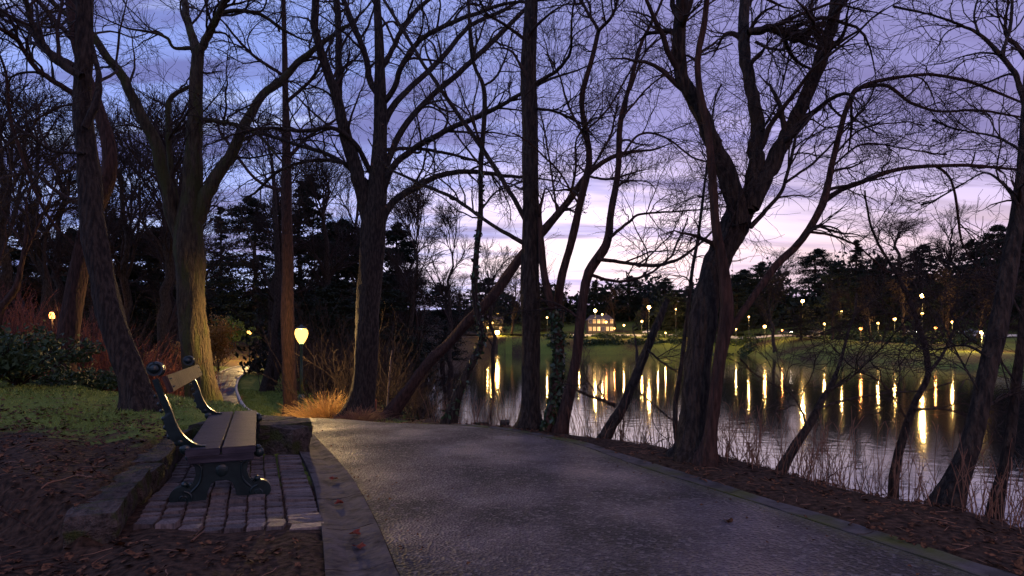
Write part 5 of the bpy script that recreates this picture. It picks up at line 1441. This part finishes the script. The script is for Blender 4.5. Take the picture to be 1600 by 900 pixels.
for px, py, Y, lb in [(67, 485, 28, 'orange lamp glowing above the red shrubs, the higher of two'), (82, 492, 36, 'orange lamp just right of and below its twin above the red shrubs')]:
    street_lamp(px, py, Y, lb, LAMPO, .13, grp='orange lamps in the wood on the left')

# low pale parapet added along the far road, standing in for car light trails
def trail_strip(a, b, label, h):
    P = ROAD2[(ROAD2[:, 0] > a) & (ROAD2[:, 0] < b)]; Q = P + (offset(P, 1) - P) * -3.6
    zq = height(Q[:, 0], Q[:, 1], False)
    bm = bmesh.new(); rows = []
    for (x, y), z in zip(Q, zq):
        rows.append([bm.verts.new((x, y - .15, z - .4)), bm.verts.new((x, y - .15, z + h)), bm.verts.new((x, y + .15, z + h)), bm.verts.new((x, y + .15, z - .4))])
    for r0, r1 in zip(rows, rows[1:]):
        for k in range(4): bm.faces.new((r0[k], r1[k], r1[(k + 1) % 4], r0[(k + 1) % 4]))
    bm.faces.new(rows[0]); bm.faces.new(rows[-1]); bmesh.ops.recalc_face_normals(bm, faces=bm.faces)
    c = rows[0][0].co.copy()
    for v in bm.verts: v.co -= c
    o = obj('light_trail_strip', bm, TRAILM); o.location = c; return tag(o, label, 'wall', 'pale strips standing in for car light trails')
trail_strip(12, 62, 'pale strip standing in for car light trails on the far road left of the great tree', .75)
trail_strip(72, 150, 'pale strip standing in for car light trails on the far road above the lit lawn', .65)

def house(px, Y, w, d, h, label, cols_, rows_, roof=2.6, rz=0):
    X = (px - 800) / FPX * Y; z = gz(X, Y) - .2
    t = thing('house', label, 'house', (X, Y, z), rz, 'houses across the lake')
    bm = bmesh.new(); box_bm(bm, (0, 0, h / 2 - .5), (w, d, h + 1)); obj('wall', bm, HOUSEM, t)
    bm = bmesh.new(); v = [bm.verts.new(q) for q in [(-w / 2 - .4, -d / 2 - .4, h + .01), (w / 2 + .4, -d / 2 - .4, h + .01), (w / 2 + .4, d / 2 + .4, h + .01), (-w / 2 - .4, d / 2 + .4, h + .01), (-w / 2 + 1.5, 0, h + roof), (w / 2 - 1.5, 0, h + roof)]]
    for f in [(0, 1, 5, 4), (1, 2, 5), (2, 3, 4, 5), (3, 0, 4), (3, 2, 1, 0)]: bm.faces.new([v[i] for i in f])
    rf = obj('roof', bm, ROOFM, t); bm = bmesh.new(); box_bm(bm, (w * .25, .3, h + roof), (.7, .7, 1.6)); obj('chimney', bm, HOUSEM, rf)
    for r_ in range(rows_):
        for c in range(cols_):
            x = (c + .5) / cols_ * w - w / 2; zc = 1.6 + r_ * 2.9
            bm = bmesh.new(); box_bm(bm, (0, 0, 0), (1.3, .12, 1.75)); f = obj('window', bm, FRAMEM, t); f.location = (x, -d / 2 - .03, zc)
            for sx_ in (-.3, .3):
                bm = bmesh.new(); box_bm(bm, (sx_, -.075, 0), (.5, .03, 1.55)); obj('pane', bm, WINLIT if (c * 7 + r_ * 5) % 4 != 1 else GLASSD, f)
    bm = bmesh.new(); box_bm(bm, (0, -d / 2 - .04, 1.05), (1.1, .14, 2.1)); obj('door', bm, ROOFM, t)
    return t
house(937, 224, 10, 6, 4.9, 'lit pavilion like house with bright windows behind the first street lamp', 6, 2, 2.2)
house(766, 238, 11, 6, 5.5, 'house with lit windows behind the far cluster of lamps', 5, 2)

def make_car(label, paint):
    t = thing('parked_car', label, 'car', (0, 0, 0), 0, 'cars on the far road')
    prof = [(-2.15, .35), (-2.2, .75), (-2.05, .95), (-1.3, 1.0), (-.75, 1.42), (.55, 1.45), (1.25, 1.0), (2.0, .9), (2.2, .7), (2.2, .35)]
    bm = plate(prof, 1.7, .05); obj('body', bm, paint, t)
    bm = plate([(-1.15, 1.02), (-.7, 1.38), (.5, 1.40), (1.08, 1.02)], 1.73, 0); obj('side_window', bm, GLASSD, t)
    for x in (-1.35, 1.35):
        for y in (-.8, .8):
            bm = bmesh.new(); bmesh.ops.create_cone(bm, cap_ends=True, segments=16, radius1=.33, radius2=.33, depth=.22, matrix=Matrix.Translation((x, y, .33)) @ Matrix.Rotation(pi / 2, 4, 'X'))
            w = obj('wheel', bm, RUBBER, t)
            bm = bmesh.new(); bmesh.ops.create_cone(bm, cap_ends=True, segments=12, radius1=.19, radius2=.19, depth=.24, matrix=Matrix.Translation((x, y, .33)) @ Matrix.Rotation(pi / 2, 4, 'X')); obj('rim', bm, FRAMEM, w)
    for y in (-.6, .6):
        bm = bmesh.new(); add_ball(bm, (2.18, y, .68), .11, (.5, 1, .8)); obj('headlight', bm, HEADL, t)
    return t
for k, (px, lb) in enumerate([(1012, 'silver car on the far road under the second street lamp'), (1268, 'dark car on the far road right of the tall street lamp'), (1412, 'white car on the far road left of the brightest lamp'), (1500, 'silver car on the far road near the right end of the pale light trail strip'), (1228, 'dark car on the far road above the lit lawn')]):
    c = make_car(lb, CARP[[0, 1, 2, 0, 1][k]])
    px_r = 800 + ROAD2[:, 0] / ROAD2[:, 1] * FPX; j = int(np.argmin(np.abs(px_r - px)))
    dx, dy = ROAD2[j + 1] - ROAD2[j - 1]
    c.location = (ROAD2[j][0], ROAD2[j][1], rz_[j] + .13); c.rotation_euler = (0, 0, math.atan2(dy, dx) + (pi if k % 2 else 0))
